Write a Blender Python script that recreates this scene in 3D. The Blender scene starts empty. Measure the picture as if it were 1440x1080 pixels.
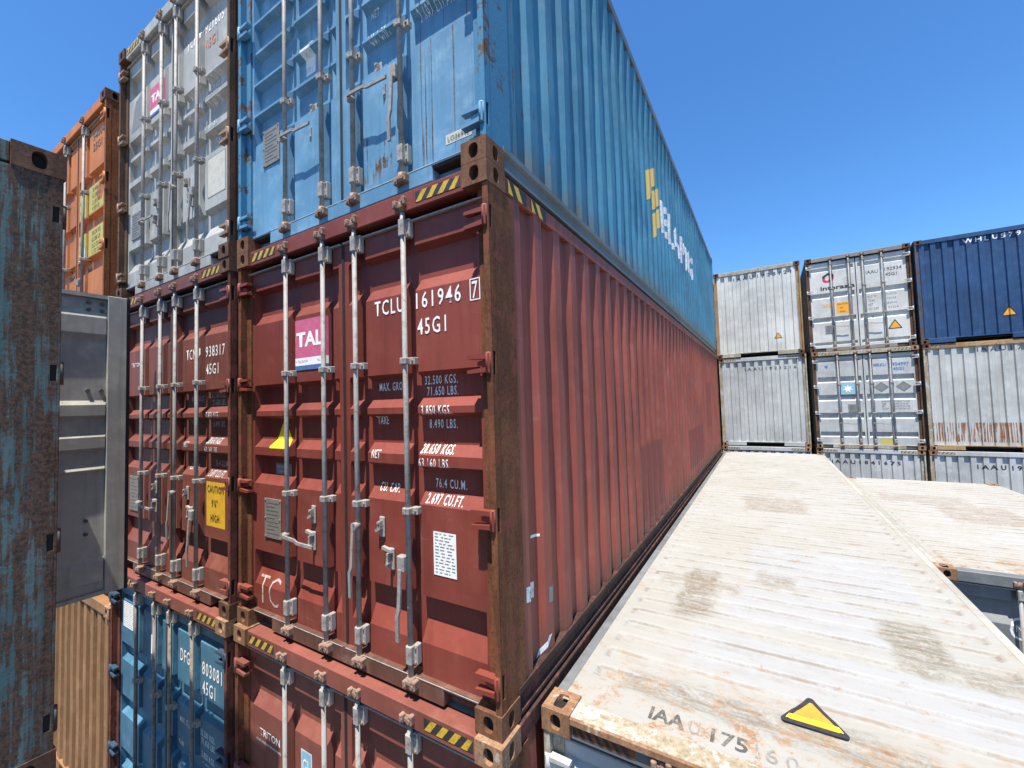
import bpy, bmesh, math, random
from mathutils import Vector, Matrix, noise

random.seed(7)
C = bpy.context.scene.collection
SC = bpy.context.scene

# ------------------------------------------------------------------ camera
cam_d = bpy.data.cameras.new('camera')
cam_d.sensor_width = 36.0
cam_d.lens = 592.08 / 1440 * 36
cam_d.clip_start, cam_d.clip_end = 0.02, 2000
cam = bpy.data.objects.new('camera', cam_d)
C.objects.link(cam)
yaw, pit, rol = 0.539, 0.045, -0.030
fwd = Vector((-math.sin(yaw) * math.cos(pit), math.cos(yaw) * math.cos(pit), math.sin(pit)))
r0 = Vector((math.cos(yaw), math.sin(yaw), 0))
u0 = r0.cross(fwd)
rt = math.cos(rol) * r0 + math.sin(rol) * u0
up = -math.sin(rol) * r0 + math.cos(rol) * u0
cam.matrix_world = Matrix(((rt.x, up.x, -fwd.x, 1.159), (rt.y, up.y, -fwd.y, -1.749),
                           (rt.z, up.z, -fwd.z, 1.634), (0, 0, 0, 1)))
SC.camera = cam

# ------------------------------------------------------------------ sun and sky
SUN_TO = Vector((0.066, -0.32, 1.0)).normalized()          # direction towards the sun
elev = math.asin(SUN_TO.z)
azim = math.atan2(SUN_TO.x, SUN_TO.y)                       # clockwise from +y
sd = bpy.data.lights.new('sun', 'SUN')
sd.energy = 5.0
sd.angle = math.radians(0.5)
sd.color = (1.0, 0.94, 0.84)
sun = bpy.data.objects.new('sun', sd)
C.objects.link(sun)
sun.rotation_euler = SUN_TO.to_track_quat('Z', 'Y').to_euler()
sun.location = (0, 0, 60)

world = bpy.data.worlds.new('World')
SC.world = world
world.use_nodes = True
wn = world.node_tree
bg = wn.nodes['Background']
sky = wn.nodes.new('ShaderNodeTexSky')
sky.sky_type = 'NISHITA'
sky.sun_disc = False
sky.sun_elevation = elev
sky.sun_rotation = azim
sky.air_density, sky.dust_density, sky.ozone_density = 1.0, 0.45, 3.0
hs = wn.nodes.new('ShaderNodeHueSaturation')
hs.inputs['Saturation'].default_value = 1.20
hs.inputs['Value'].default_value = 1.0
wn.links.new(sky.outputs[0], hs.inputs['Color'])
tint = wn.nodes.new('ShaderNodeMix')                           # phone cameras render this sky a deeper blue
tint.data_type, tint.blend_type = 'RGBA', 'MULTIPLY'
tint.inputs['Factor'].default_value = 1.0
tint.inputs[7].default_value = (0.85, 1.08, 1.25, 1)
wn.links.new(hs.outputs[0], tint.inputs[6])
wn.links.new(tint.outputs[2], bg.inputs['Color'])
bg.inputs['Strength'].default_value = 0.100

SC.view_settings.view_transform = 'Standard'
SC.view_settings.look = 'None'
SC.view_settings.exposure = 0.88
SC.view_settings.gamma = 1.0

# ------------------------------------------------------------------ materials
MATS = {}


class G:
    """tiny node-graph helper"""

    def __init__(self, name):
        self.m = bpy.data.materials.new(name)
        self.m.use_nodes = True
        self.t = self.m.node_tree
        self.b = self.t.nodes['Principled BSDF']
        self.co = self.t.nodes.new('ShaderNodeTexCoord').outputs['Object']

    def link(self, a, b):
        self.t.links.new(a, b)

    def val(self, sock, v):
        if isinstance(v, bpy.types.NodeSocket):
            self.link(v, sock)
        else:
            sock.default_value = v

    def noise(self, scale, detail=5, rough=0.55, sc=(1, 1, 1), loc=(0, 0, 0), dist=0.0):
        mp = self.t.nodes.new('ShaderNodeMapping')
        mp.inputs['Scale'].default_value = sc
        mp.inputs['Location'].default_value = loc
        self.link(self.co, mp.inputs['Vector'])
        n = self.t.nodes.new('ShaderNodeTexNoise')
        n.inputs['Scale'].default_value = scale
        n.inputs['Detail'].default_value = detail
        n.inputs['Roughness'].default_value = rough
        n.inputs['Distortion'].default_value = dist
        self.link(mp.outputs[0], n.inputs['Vector'])
        return n.outputs['Fac']

    def math(self, op, a, b=0.0, c=0.0):
        n = self.t.nodes.new('ShaderNodeMath')
        n.operation = op
        self.val(n.inputs[0], a)
        self.val(n.inputs[1], b)
        if len(n.inputs) > 2:
            self.val(n.inputs[2], c)
        return n.outputs[0]

    def ramp(self, x, lo, hi, a=0.0, b=1.0):
        n = self.t.nodes.new('ShaderNodeMapRange')
        n.interpolation_type = 'SMOOTHSTEP'
        self.val(n.inputs['Value'], x)
        n.inputs['From Min'].default_value = lo
        n.inputs['From Max'].default_value = hi
        n.inputs['To Min'].default_value = a
        n.inputs['To Max'].default_value = b
        return n.outputs[0]

    def mix(self, fac, a, b, blend='MIX'):
        n = self.t.nodes.new('ShaderNodeMix')
        n.data_type = 'RGBA'
        n.blend_type = blend
        self.val(n.inputs['Factor'], fac)
        for s, v in ((n.inputs[6], a), (n.inputs[7], b)):
            if isinstance(v, tuple):
                v = (*v[:3], 1)
            self.val(s, v)
        return n.outputs[2]

    def sep(self):
        n = self.t.nodes.new('ShaderNodeSeparateXYZ')
        self.link(self.co, n.inputs[0])
        return n.outputs

    def box(self, axis_lims, wob=0.0, soft=0.02, nz=None):
        """soft box mask in object space: {0:(lo,hi),...}, edges broken by noise"""
        s = self.sep()
        out = None
        for ax, (lo, hi) in axis_lims.items():
            v = s[ax]
            if wob:
                v = self.math('ADD', v, self.math('MULTIPLY', self.math('SUBTRACT', nz, 0.5), wob))
            m = self.math('MULTIPLY', self.ramp(v, lo - soft, lo + soft), self.ramp(v, hi - soft, hi + soft, 1, 0))
            out = m if out is None else self.math('MULTIPLY', out, m)
        return out

    def done(self, col, rough, bump=None, bstr=0.2, bdist=0.004, metal=0.0, spec=0.4):
        self.val(self.b.inputs['Base Color'], (*col[:3], 1) if isinstance(col, tuple) else col)
        self.val(self.b.inputs['Roughness'], rough)
        self.b.inputs['Metallic'].default_value = metal
        self.b.inputs['Specular IOR Level'].default_value = spec
        if bump is not None:
            n = self.t.nodes.new('ShaderNodeBump')
            n.inputs['Strength'].default_value = bstr
            n.inputs['Distance'].default_value = bdist
            self.link(bump, n.inputs['Height'])
            self.link(n.outputs[0], self.b.inputs['Normal'])
        return self.m


RUST_D, RUST_L = (0.055, 0.024, 0.012), (0.24, 0.092, 0.032)


def paint(name, base, rust=0.25, streak=0.3, fade=0.25, rough=0.55, pale=None, grime=(0.5, 0.45, 0.38), seed=0.0,
          rcol=(RUST_D, RUST_L), extra=None, patches=(), scuff=None, low=None):
    """old painted steel: fading, vertical run marks, dirt, chips and rust"""
    if name in MATS:
        return MATS[name]
    g = G(name)
    L = (seed * 3.1, seed * 1.7, seed * 2.3)
    big = g.noise(0.9, 5, 0.6, loc=L)
    mid = g.noise(5.0, 7, 0.68, loc=L)
    fine = g.noise(42, 6, 0.7, loc=L)
    run = g.noise(1.0, 5, 0.62, sc=(13, 13, 0.55), loc=L)
    run2 = g.noise(1.0, 4, 0.6, sc=(38, 38, 1.3), loc=L)
    pl = pale or tuple(min(1, c * 1.25 + 0.035) for c in base)
    dk = tuple(c * 0.72 for c in base)
    col = g.mix(g.ramp(big, 0.35, 0.68), dk, base)
    col = g.mix(g.math('MULTIPLY', g.ramp(mid, 0.45, 0.75), fade * 2.0), col, pl)
    for lims, pc in patches:                                 # darker rectangles on the wall
        col = g.mix(g.math('MULTIPLY', g.box(lims, 0.12, 0.02, mid), 0.8), col, pc)
    dirt = tuple(b * gr for b, gr in zip(base, grime))
    col = g.mix(g.math('MULTIPLY', g.ramp(run, 0.48, 0.74), streak), col, dirt)
    col = g.mix(g.math('MULTIPLY', g.ramp(run2, 0.56, 0.8), streak * 0.8), col, dirt)
    col = g.mix(g.math('MULTIPLY', g.ramp(fine, 0.55, 0.75), 0.18), col, dk)
    if low:                                                  # splash dirt along the foot of the wall, rust runs from the top rail
        lz = g.sep()[2]
        col = g.mix(g.math('MULTIPLY', g.ramp(g.math('ADD', lz, g.math('MULTIPLY', run2, 0.35)), 0.30, 0.62, 0.85, 0.0), g.ramp(mid, 0.3, 0.6, 0.45, 1.0)), col, low)
        col = g.mix(g.math('MULTIPLY', g.ramp(g.math('ADD', lz, g.math('MULTIPLY', run2, 1.2)), 3.05, 3.45, 0.0, 0.55), g.ramp(run, 0.4, 0.6)), col, low)
    if scuff:                                                # rubbed, scratched bands along the wall
        sc1 = g.noise(1.0, 5, 0.7, sc=(3, 1.3, 46), loc=L)
        sc2 = g.noise(1.0, 4, 0.65, sc=(24, 24, 3.0), loc=L)
        col = g.mix(g.math('MULTIPLY', g.ramp(sc1, 0.60, 0.70), g.ramp(mid, 0.46, 0.68, 0.0, 0.4)), col, scuff)
        col = g.mix(g.math('MULTIPLY', g.ramp(sc2, 0.64, 0.74), 0.16), col, scuff)
    # rust
    rc = g.mix(g.ramp(fine, 0.35, 0.65), rcol[0], rcol[1])
    thr = 0.80 - 0.42 * rust
    s = g.math('ADD', g.math('MULTIPLY', mid, 0.62), g.math('MULTIPLY', fine, 0.38))
    s = g.math('ADD', s, g.math('MULTIPLY', g.math('SUBTRACT', big, 0.5), 0.35))
    rm = g.ramp(s, thr, thr + 0.05)
    halo = g.math('MULTIPLY', g.ramp(s, thr - 0.07, thr + 0.02), 0.35)
    col = g.mix(halo, col, tuple(0.55 * b + 0.45 * r for b, r in zip(base, rcol[1])))
    rrun = g.math('MULTIPLY', g.ramp(run2, 0.60, 0.72), g.ramp(mid, 0.62 - 0.25 * rust, 0.78 - 0.25 * rust))
    rm = g.math('MAXIMUM', rm, g.math('MULTIPLY', rrun, min(1, rust * 2.2)))
    if extra:
        em = extra(g, mid, fine, run2)
        rm = g.math('MAXIMUM', rm, em)
    col = g.mix(rm, col, rc)
    ro = g.math('ADD', rough - 0.06, g.math('MULTIPLY', mid, 0.16))
    ro = g.math('MAXIMUM', ro, g.math('MULTIPLY', rm, 0.9))
    bp = g.math('ADD', g.math('MULTIPLY', mid, 0.5), g.math('MULTIPLY', fine, 0.22))
    bp = g.math('SUBTRACT', bp, g.math('MULTIPLY', rm, 0.28))
    MATS[name] = g.done(col, ro, bp, 0.35, 0.006)
    return MATS[name]


def rusty(name, a, b, c=None, seed=0.0, amount=0.5):
    """heavily rusted steel: two browns, with remains of paint c"""
    if name in MATS:
        return MATS[name]
    g = G(name)
    L = (seed, seed * 2, seed * 3)
    mid = g.noise(6, 8, 0.7, loc=L)
    fine = g.noise(55, 7, 0.72, loc=L)
    run = g.noise(1.0, 6, 0.7, sc=(20, 20, 2.6), loc=L)
    big = g.noise(2.2, 5, 0.65, loc=L)
    col = g.mix(g.ramp(g.math('ADD', g.math('MULTIPLY', run, 0.45), g.math('MULTIPLY', big, 0.55)), 0.40, 0.60), a, b)
    col = g.mix(g.math('MULTIPLY', g.ramp(fine, 0.42, 0.7), 0.65), col, tuple(x * 0.42 for x in a))
    col = g.mix(g.math('MULTIPLY', g.ramp(mid, 0.55, 0.75), 0.5), col, tuple(min(1, x * 1.5 + .01) for x in b))
    if c:
        pm = g.math('ADD', g.math('MULTIPLY', mid, 0.7), g.math('MULTIPLY', run, 0.3))
        col = g.mix(g.ramp(pm, 0.60 - 0.2 * amount, 0.635 - 0.2 * amount), col, c)
    bp = g.math('ADD', g.math('MULTIPLY', mid, 0.5), g.math('MULTIPLY', fine, 0.5))
    MATS[name] = g.done(col, 0.82, bp, 0.55, 0.006, spec=0.25)
    return MATS[name]


def plain(name, col, rough=0.6, wear=0.25, metal=0.0, wcol=None):
    if name in MATS:
        return MATS[name]
    g = G(name)
    mid = g.noise(16, 6, 0.7)
    fine = g.noise(90, 4, 0.7)
    w = wcol or tuple(c * 0.45 for c in col)
    s = g.math('ADD', g.math('MULTIPLY', mid, 0.6), g.math('MULTIPLY', fine, 0.4))
    c = g.mix(g.math('MULTIPLY', g.ramp(s, 0.46, 0.66), min(1, wear * 1.6)), col, w)
    MATS[name] = g.done(c, rough, s, 0.2, 0.002, metal)
    return MATS[name]


def teal_mat():
    """teal paint worn through to brown rust in long vertical runs"""
    g = G('worn_teal_steel')
    mid = g.noise(5, 8, 0.72, loc=(4, 1, 2))
    fine = g.noise(60, 7, 0.72)
    run = g.noise(1.0, 7, 0.7, sc=(17, 17, 1.1), loc=(2, 5, 1))
    run2 = g.noise(1.0, 5, 0.6, sc=(45, 45, 2.5), loc=(7, 3, 1))
    col = g.mix(g.ramp(run, 0.38, 0.62), (0.07, 0.13, 0.135), (0.125, 0.18, 0.17))
    bl = g.ramp(g.math('ADD', g.math('MULTIPLY', mid, 0.5), g.math('MULTIPLY', run, 0.5)), 0.54, 0.60)
    col = g.mix(g.math('MULTIPLY', bl, 0.8), col, (0.035, 0.13, 0.22))
    rs = g.math('ADD', g.math('MULTIPLY', run2, 0.45), g.math('ADD', g.math('MULTIPLY', mid, 0.35), g.math('MULTIPLY', fine, 0.2)))
    rust = g.mix(g.ramp(fine, 0.38, 0.62), (0.045, 0.028, 0.02), (0.14, 0.075, 0.045))
    col = g.mix(g.math('MULTIPLY', g.ramp(rs, 0.455, 0.497), 0.92), col, rust)
    edge = g.math('MULTIPLY', g.ramp(g.sep()[1], 0.03, 0.09, 1, 0), g.ramp(mid, 0.35, 0.55))
    col = g.mix(g.math('MULTIPLY', edge, 0.8), col, rust)
    return g.done(col, 0.8, g.math('ADD', g.math('MULTIPLY', mid, 0.5), g.math('MULTIPLY', fine, 0.5)), 0.6, 0.006, spec=0.25)


RED = paint('red_brown_paint', (0.235, 0.050, 0.033), rust=0.13, streak=0.45, fade=0.16, pale=(0.31, 0.095, 0.068), seed=1, scuff=(0.30, 0.13, 0.10))
RED_S = paint('red_brown_side_paint', (0.31, 0.072, 0.047), rust=0.17, streak=0.45, fade=0.2, pale=(0.38, 0.125, 0.09), seed=2, scuff=(0.40, 0.20, 0.15), low=(0.10, 0.045, 0.032),
              patches=[({1: (2.95, 4.1), 2: (0.28, 1.12)}, (0.15, 0.038, 0.032)), ({1: (6.2, 8.2), 2: (0.35, 1.05)}, (0.16, 0.040, 0.033)), ({1: (9.0, 10.2), 2: (0.9, 2.0)}, (0.19, 0.045, 0.034))])
RED_T = paint('salmon_brown_paint', (0.25, 0.078, 0.056), rust=0.14, streak=0.35, fade=0.2, pale=(0.33, 0.13, 0.10), seed=3)
RED_N = paint('faded_red_paint', (0.21, 0.062, 0.042), rust=0.2, streak=0.45, fade=0.25, pale=(0.29, 0.11, 0.08), seed=4)
BLUE = paint('sky_blue_door_paint', (0.125, 0.29, 0.45), rust=0.25, streak=0.6, fade=0.35, pale=(0.24, 0.42, 0.55), seed=5,
             grime=(0.6, 0.6, 0.55), rcol=((0.03, 0.025, 0.022), (0.16, 0.10, 0.07)),
             extra=lambda g, mid, fine, run: g.math('MAXIMUM',
                 g.math('MULTIPLY', g.box({0: (0.66, 1.02), 2: (0.15, 1.35)}, 0.3, 0.08, mid), g.ramp(g.noise(1.0, 3, 0.6, sc=(50, 50, 0.22)), 0.60, 0.64)),
                 g.math('MULTIPLY', g.box({0: (0.16, 0.52), 2: (0.22, 0.78)}, 0.3, 0.08, mid), g.ramp(g.math('ADD', g.math('MULTIPLY', mid, 0.6), g.math('MULTIPLY', run, 0.4)), 0.545, 0.59))))
BLUE_S = paint('blue_side_paint', (0.058, 0.225, 0.345), rust=0.2, streak=0.5, fade=0.25, pale=(0.11, 0.27, 0.40), seed=6,
               grime=(0.75, 0.62, 0.5), low=(0.10, 0.115, 0.10),
               extra=lambda g, mid, fine, run: g.math('MULTIPLY', g.math('MULTIPLY', g.ramp(g.sep()[1], 0.9, 2.2, 1, 0),
                                                                        g.ramp(run, 0.55, 0.66)), g.ramp(mid, 0.46, 0.6)))
BLUE_D = paint('steel_blue_paint', (0.052, 0.16, 0.25), rust=0.18, streak=0.5, fade=0.3, pale=(0.15, 0.30, 0.40), seed=7,
               grime=(0.7, 0.7, 0.65))
NAVY = paint('navy_paint', (0.018, 0.065, 0.17), rust=0.06, streak=0.25, fade=0.2, seed=8)
GREY = paint('pale_grey_paint', (0.41, 0.415, 0.395), rust=0.18, streak=0.6, fade=0.3, seed=9, grime=(0.5, 0.48, 0.43))
GREY_B = paint('blue_grey_paint', (0.46, 0.475, 0.475), rust=0.10, streak=0.4, fade=0.25, seed=10, grime=(0.55, 0.53, 0.48))
GREY_W = paint('off_white_paint', (0.60, 0.60, 0.57), rust=0.10, streak=0.35, fade=0.2, seed=11, grime=(0.62, 0.58, 0.5))
GREY_C = paint('rust_streaked_grey_paint', (0.50, 0.51, 0.49), rust=0.12, streak=0.4, fade=0.2, seed=12,
               grime=(0.6, 0.55, 0.46), rcol=((0.12, 0.045, 0.02), (0.36, 0.15, 0.06)),
               extra=lambda g, mid, fine, run: g.math('MULTIPLY', g.box({2: (0.24, 0.75)}, 0.02, 0.012, run),
                                                      g.ramp(g.math('ADD', g.math('MULTIPLY', run, 0.75), g.math('MULTIPLY', mid, 0.25)), 0.47, 0.54)))
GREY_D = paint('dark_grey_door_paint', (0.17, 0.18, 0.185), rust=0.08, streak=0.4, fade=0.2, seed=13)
GREY_O = paint('dusty_grey_door_paint', (0.44, 0.43, 0.385), rust=0.08, streak=0.5, fade=0.3, rough=0.75, seed=14)  # grey lightened to include light bounced onto the open leaf
ORANGE = paint('orange_paint', (0.58, 0.185, 0.045), rust=0.18, streak=0.35, fade=0.2, pale=(0.60, 0.25, 0.10), seed=15)
TAN = paint('tan_paint', (0.33, 0.175, 0.078), rust=0.2, streak=0.4, fade=0.3, seed=16)
TEAL = teal_mat()
POST_R = rusty('rusted_brown_post', (0.115, 0.042, 0.019), (0.215, 0.085, 0.036), (0.19, 0.055, 0.032), seed=1, amount=0.3)  # browns tinted redder to counter the bluish ambient light
POST_B = rusty('rusted_blue_post', (0.09, 0.06, 0.045), (0.16, 0.11, 0.08), (0.055, 0.20, 0.33), seed=2, amount=0.85)
POST_N = rusty('dark_red_rust_post', (0.085, 0.03, 0.02), (0.14, 0.05, 0.033), (0.16, 0.052, 0.04), seed=3, amount=0.5)
POST_G = rusty('dark_brown_rust_post', (0.075, 0.045, 0.03), (0.13, 0.075, 0.05), None, seed=4)
POST_O = rusty('orange_rust_post', (0.20, 0.07, 0.025), (0.33, 0.115, 0.04), (0.09, 0.05, 0.03), seed=6, amount=0.2)
POST_W = rusty('cream_rusted_post', (0.31, 0.25, 0.165), (0.42, 0.38, 0.30), (0.42, 0.42, 0.385), seed=7, amount=0.4)
POST_O2 = rusty('amber_rusted_post', (0.30, 0.17, 0.075), (0.45, 0.30, 0.15), (0.20, 0.10, 0.05), seed=11, amount=0.2)
POST_NV = rusty('navy_rusted_post', (0.08, 0.065, 0.06), (0.13, 0.11, 0.10), (0.04, 0.09, 0.18), seed=12, amount=0.5)
GREY_C2 = paint('stained_header_paint', (0.26, 0.24, 0.22), rust=0.4, streak=0.5, fade=0.2, seed=22)
CAST = rusty('rusted_casting_steel', (0.14, 0.062, 0.032), (0.24, 0.12, 0.066), None, seed=8)
CAST_D = rusty('dark_casting_steel', (0.10, 0.05, 0.032), (0.17, 0.09, 0.055), None, seed=9)
CAST_L = rusty('light_casting_steel', (0.22, 0.115, 0.06), (0.34, 0.20, 0.115), (0.42, 0.35, 0.27), seed=10, amount=0.2)
BAR = plain('galvanised_bar_steel', (0.29, 0.28, 0.265), 0.62, 0.6, 0.0, (0.16, 0.125, 0.10))
BAR_R = plain('rusted_bar_steel', (0.22, 0.18, 0.15), 0.65, 0.6, 0.0, (0.10, 0.055, 0.035))
BRKT = plain('grey_bracket_paint', (0.33, 0.315, 0.29), 0.65, 0.65, 0.0, (0.15, 0.11, 0.085))
CAM = plain('rusted_cam_steel', (0.30, 0.20, 0.15), 0.75, 0.6, 0.1, (0.12, 0.055, 0.035))
SEAL = plain('black_rubber_gasket', (0.022, 0.022, 0.022), 0.75, 0.3, 0, (0.05, 0.048, 0.045))
SEAL_L = plain('dusty_gasket_rim', (0.33, 0.31, 0.28), 0.75, 0.5, 0, (0.14, 0.12, 0.10))
DARK = plain('black_void_steel', (0.016, 0.013, 0.012), 0.85, 0.2)
WHITE = plain('white_vinyl', (0.86, 0.85, 0.81), 0.6, 0.26, 0, (0.55, 0.45, 0.38))  # brightened so letters inside shadowed door bands still read white
WHITE_W = plain('worn_white_vinyl', (0.70, 0.72, 0.73), 0.6, 0.55, 0, (0.16, 0.27, 0.36))
BLACK = plain('black_vinyl', (0.025, 0.025, 0.028), 0.6, 0.2, 0, (0.10, 0.095, 0.09))
CHAR = plain('charcoal_vinyl', (0.09, 0.09, 0.095), 0.6, 0.2, 0, (0.25, 0.25, 0.24))
FADED = plain('faded_black_lettering', (0.075, 0.072, 0.065), 0.7, 0.42, 0, (0.36, 0.33, 0.27))
YELLOW = plain('yellow_vinyl', (0.74, 0.44, 0.03), 0.55, 0.38, 0, (0.40, 0.22, 0.05))
YELLOW_W = plain('worn_yellow_vinyl', (0.60, 0.38, 0.03), 0.65, 0.55, 0, (0.20, 0.10, 0.04))
PALE_Y = plain('faded_cream_vinyl', (0.42, 0.36, 0.22), 0.7, 0.5, 0, (0.30, 0.22, 0.12))
BRN = plain('faded_brown_vinyl', (0.13, 0.10, 0.075), 0.7, 0.5, 0, (0.26, 0.19, 0.12))
LEMON = plain('bright_yellow_vinyl', (0.80, 0.68, 0.03), 0.55, 0.12, 0, (0.55, 0.38, 0.03))
OLIVE = plain('dull_yellow_vinyl', (0.50, 0.43, 0.10), 0.6, 0.3, 0, (0.30, 0.25, 0.07))
SIGN_Y = plain('weathered_sign_yellow', (0.56, 0.29, 0.035), 0.6, 0.5, 0, (0.30, 0.15, 0.05))
AMBER = plain('amber_vinyl', (0.78, 0.36, 0.03), 0.55, 0.2, 0, (0.5, 0.2, 0.03))
GOLD = plain('faded_gold_vinyl', (0.58, 0.42, 0.12), 0.6, 0.22, 0, (0.42, 0.32, 0.14))
PINK = plain('magenta_vinyl', (0.58, 0.11, 0.22), 0.5, 0.35, 0, (0.56, 0.27, 0.33))
CYAN = plain('pale_blue_vinyl', (0.25, 0.47, 0.58), 0.5, 0.2)
ICE = plain('light_blue_vinyl', (0.36, 0.56, 0.66), 0.5, 0.2, 0, (0.5, 0.6, 0.66))
SLATE = plain('slate_blue_vinyl', (0.08, 0.16, 0.36), 0.5, 0.2)
CRIM = plain('crimson_vinyl', (0.55, 0.03, 0.10), 0.5, 0.1)
MIDG = plain('mid_grey_vinyl', (0.22, 0.225, 0.225), 0.6, 0.2)
PLATE = plain('dull_metal_plate', (0.27, 0.245, 0.21), 0.45, 0.4, 0.3)
BEIGE = plain('beige_vinyl', (0.55, 0.53, 0.45), 0.6, 0.3)
BROWNT = plain('red_orange_lettering', (0.55, 0.16, 0.07), 0.6, 0.4, 0, (0.5, 0.35, 0.27))


def roof_paint(name, base, edge, seed, stains, patches, top):
    g = G(name)
    L = (seed, seed, seed)
    s = g.sep()
    big = g.noise(1.1, 5, 0.6, loc=L)
    cross = g.noise(1.0, 6, 0.68, sc=(2.2, 9, 1), loc=L, dist=0.4)
    cross2 = g.noise(1.0, 6, 0.7, sc=(7, 30, 1), loc=L, dist=0.6)
    mid = g.noise(7, 8, 0.72, loc=L)
    fine = g.noise(48, 6, 0.75, loc=L)
    warm = (base[0] * 0.94, base[1] * 0.925, base[2] * 0.885)
    col = g.mix(g.ramp(big, 0.35, 0.65), warm, base)
    for lims in patches:                                     # repainted rectangles, a cooler cleaner white
        col = g.mix(g.math('MULTIPLY', g.box(lims, 0.10, 0.03, mid), 0.62), col, (base[0] * 0.97, base[1] * 1.0, base[2] * 1.09))
    col = g.mix(g.math('MULTIPLY', g.ramp(cross, 0.52, 0.74), 0.26), col, (0.22, 0.205, 0.17))
    col = g.mix(g.math('MULTIPLY', g.ramp(cross2, 0.56, 0.74), 0.34), col, (0.165, 0.15, 0.12))
    for lims, c, k in stains:                                # scuffed, dirty areas with a shape of their own
        col = g.mix(g.math('MULTIPLY', g.math('MULTIPLY', g.box(lims, 0.30, 0.05, mid), g.ramp(g.math('ADD', g.math('MULTIPLY', fine, 0.4), g.math('MULTIPLY', cross2, 0.6)), 0.36, 0.62)), k), col, c)
    # grey tint in the pressed troughs, darker lines along their rims
    tz = g.ramp(s[2], top - 0.030, top - 0.025, 1, 0)
    rimz = g.math('MULTIPLY', g.ramp(s[2], top - 0.032, top - 0.027), g.ramp(s[2], top - 0.022, top - 0.016, 1, 0))
    col = g.mix(g.math('MULTIPLY', tz, g.ramp(g.math('ADD', g.math('MULTIPLY', big, 0.5), g.math('MULTIPLY', mid, 0.5)), 0.40, 0.64, 0.0, 0.34)), col, (0.20, 0.192, 0.175))
    col = g.mix(g.math('MULTIPLY', rimz, g.ramp(g.math('ADD', g.math('MULTIPLY', cross, 0.6), g.math('MULTIPLY', fine, 0.4)), 0.44, 0.62, 0.05, 0.65)), col, (0.15, 0.13, 0.105))
    scr = g.ramp(g.noise(1.0, 4, 0.7, sc=(14, 90, 1), loc=L, dist=0.8), 0.60, 0.67)
    col = g.mix(g.math('MULTIPLY', scr, g.ramp(mid, 0.46, 0.64, 0.0, 0.6)), col, (0.13, 0.12, 0.10))
    spots = g.ramp(g.math('ADD', g.math('MULTIPLY', mid, 0.55), g.math('MULTIPLY', fine, 0.45)), 0.585, 0.615)
    # rusty margins: the front plate and both long edges
    ex = g.ramp(g.math('ABSOLUTE', s[0]), 1.02, 1.21)
    ey = g.ramp(s[1], 0.15, 1.05, 1, 0)
    em = g.math('MAXIMUM', g.math('MULTIPLY', ex, 0.8), g.math('MULTIPLY', ey, 0.9))
    e1 = g.math('MULTIPLY', em, g.ramp(mid, 0.46, 0.60))
    col = g.mix(g.math('MULTIPLY', e1, 0.55), col, edge)
    e2 = g.math('MULTIPLY', g.math('MULTIPLY', em, em), g.ramp(g.math('ADD', g.math('MULTIPLY', mid, 0.6), g.math('MULTIPLY', fine, 0.4)), 0.52, 0.57))
    e3 = g.math('MULTIPLY', g.math('MULTIPLY', rimz, g.math('ADD', em, 0.12)), g.ramp(g.math('ADD', g.math('MULTIPLY', mid, 0.5), g.math('MULTIPLY', cross2, 0.5)), 0.46, 0.56, 0.0, 0.9))
    rs = g.math('MAXIMUM', g.math('MAXIMUM', g.math('MULTIPLY', spots, 0.7), e2), e3)
    col = g.mix(rs, col, g.mix(g.ramp(fine, 0.4, 0.6), (0.10, 0.05, 0.025), (0.33, 0.155, 0.065)))
    bp = g.math('ADD', g.math('MULTIPLY', mid, 0.6), g.math('MULTIPLY', fine, 0.25))
    return g.done(col, 0.72, bp, 0.4, 0.006, spec=0.2)


RW = (0.325, 0.321, 0.302)  # white lowered in the colour so direct sun stays below clipping
ROOF_A = roof_paint('white_roof_paint', RW, (0.33, 0.235, 0.125), 3.0,
                    [({0: (-0.80, -0.55), 1: (1.42, 2.40)}, (0.15, 0.115, 0.075), 0.95), ({0: (-1.0, -0.35), 1: (2.0, 2.18)}, (0.19, 0.155, 0.105), 0.8),
                     ({0: (0.52, 0.82), 1: (1.50, 1.98)}, (0.145, 0.125, 0.085), 0.95), ({0: (0.5, 1.2), 1: (1.33, 1.55)}, (0.17, 0.15, 0.105), 0.85),
                     ({0: (-0.9, 0.5), 1: (0.36, 0.56)}, (0.15, 0.13, 0.10), 0.85), ({0: (-0.45, 0.35), 1: (5.0, 6.0)}, (0.21, 0.165, 0.115), 0.7),
                     ({0: (-0.25, 0.05), 1: (2.25, 2.6)}, (0.18, 0.15, 0.105), 0.8)],
                    [{0: (-0.62, 1.0), 1: (0.74, 1.32)}, {0: (-0.45, 0.52), 1: (1.55, 2.2)}, {0: (-0.3, 0.9), 1: (2.3, 3.4)}], 2.886)
ROOF_B = roof_paint('cream_roof_paint', (0.335, 0.328, 0.308), (0.29, 0.225, 0.13), 9.0,
                    [({0: (-0.4, 0.5), 1: (2.4, 3.6)}, (0.22, 0.165, 0.12), 0.7), ({0: (-1.0, 0.2), 1: (3.6, 4.3)}, (0.20, 0.165, 0.125), 0.6),
                     ({0: (-0.6, 1.1), 1: (0.25, 0.7)}, (0.25, 0.21, 0.14), 0.6)], [], 2.591)
ROOF_C = plain('weathered_roof_paint', (0.42, 0.36, 0.28), 0.75, 0.6, 0, (0.28, 0.16, 0.09))


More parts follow.
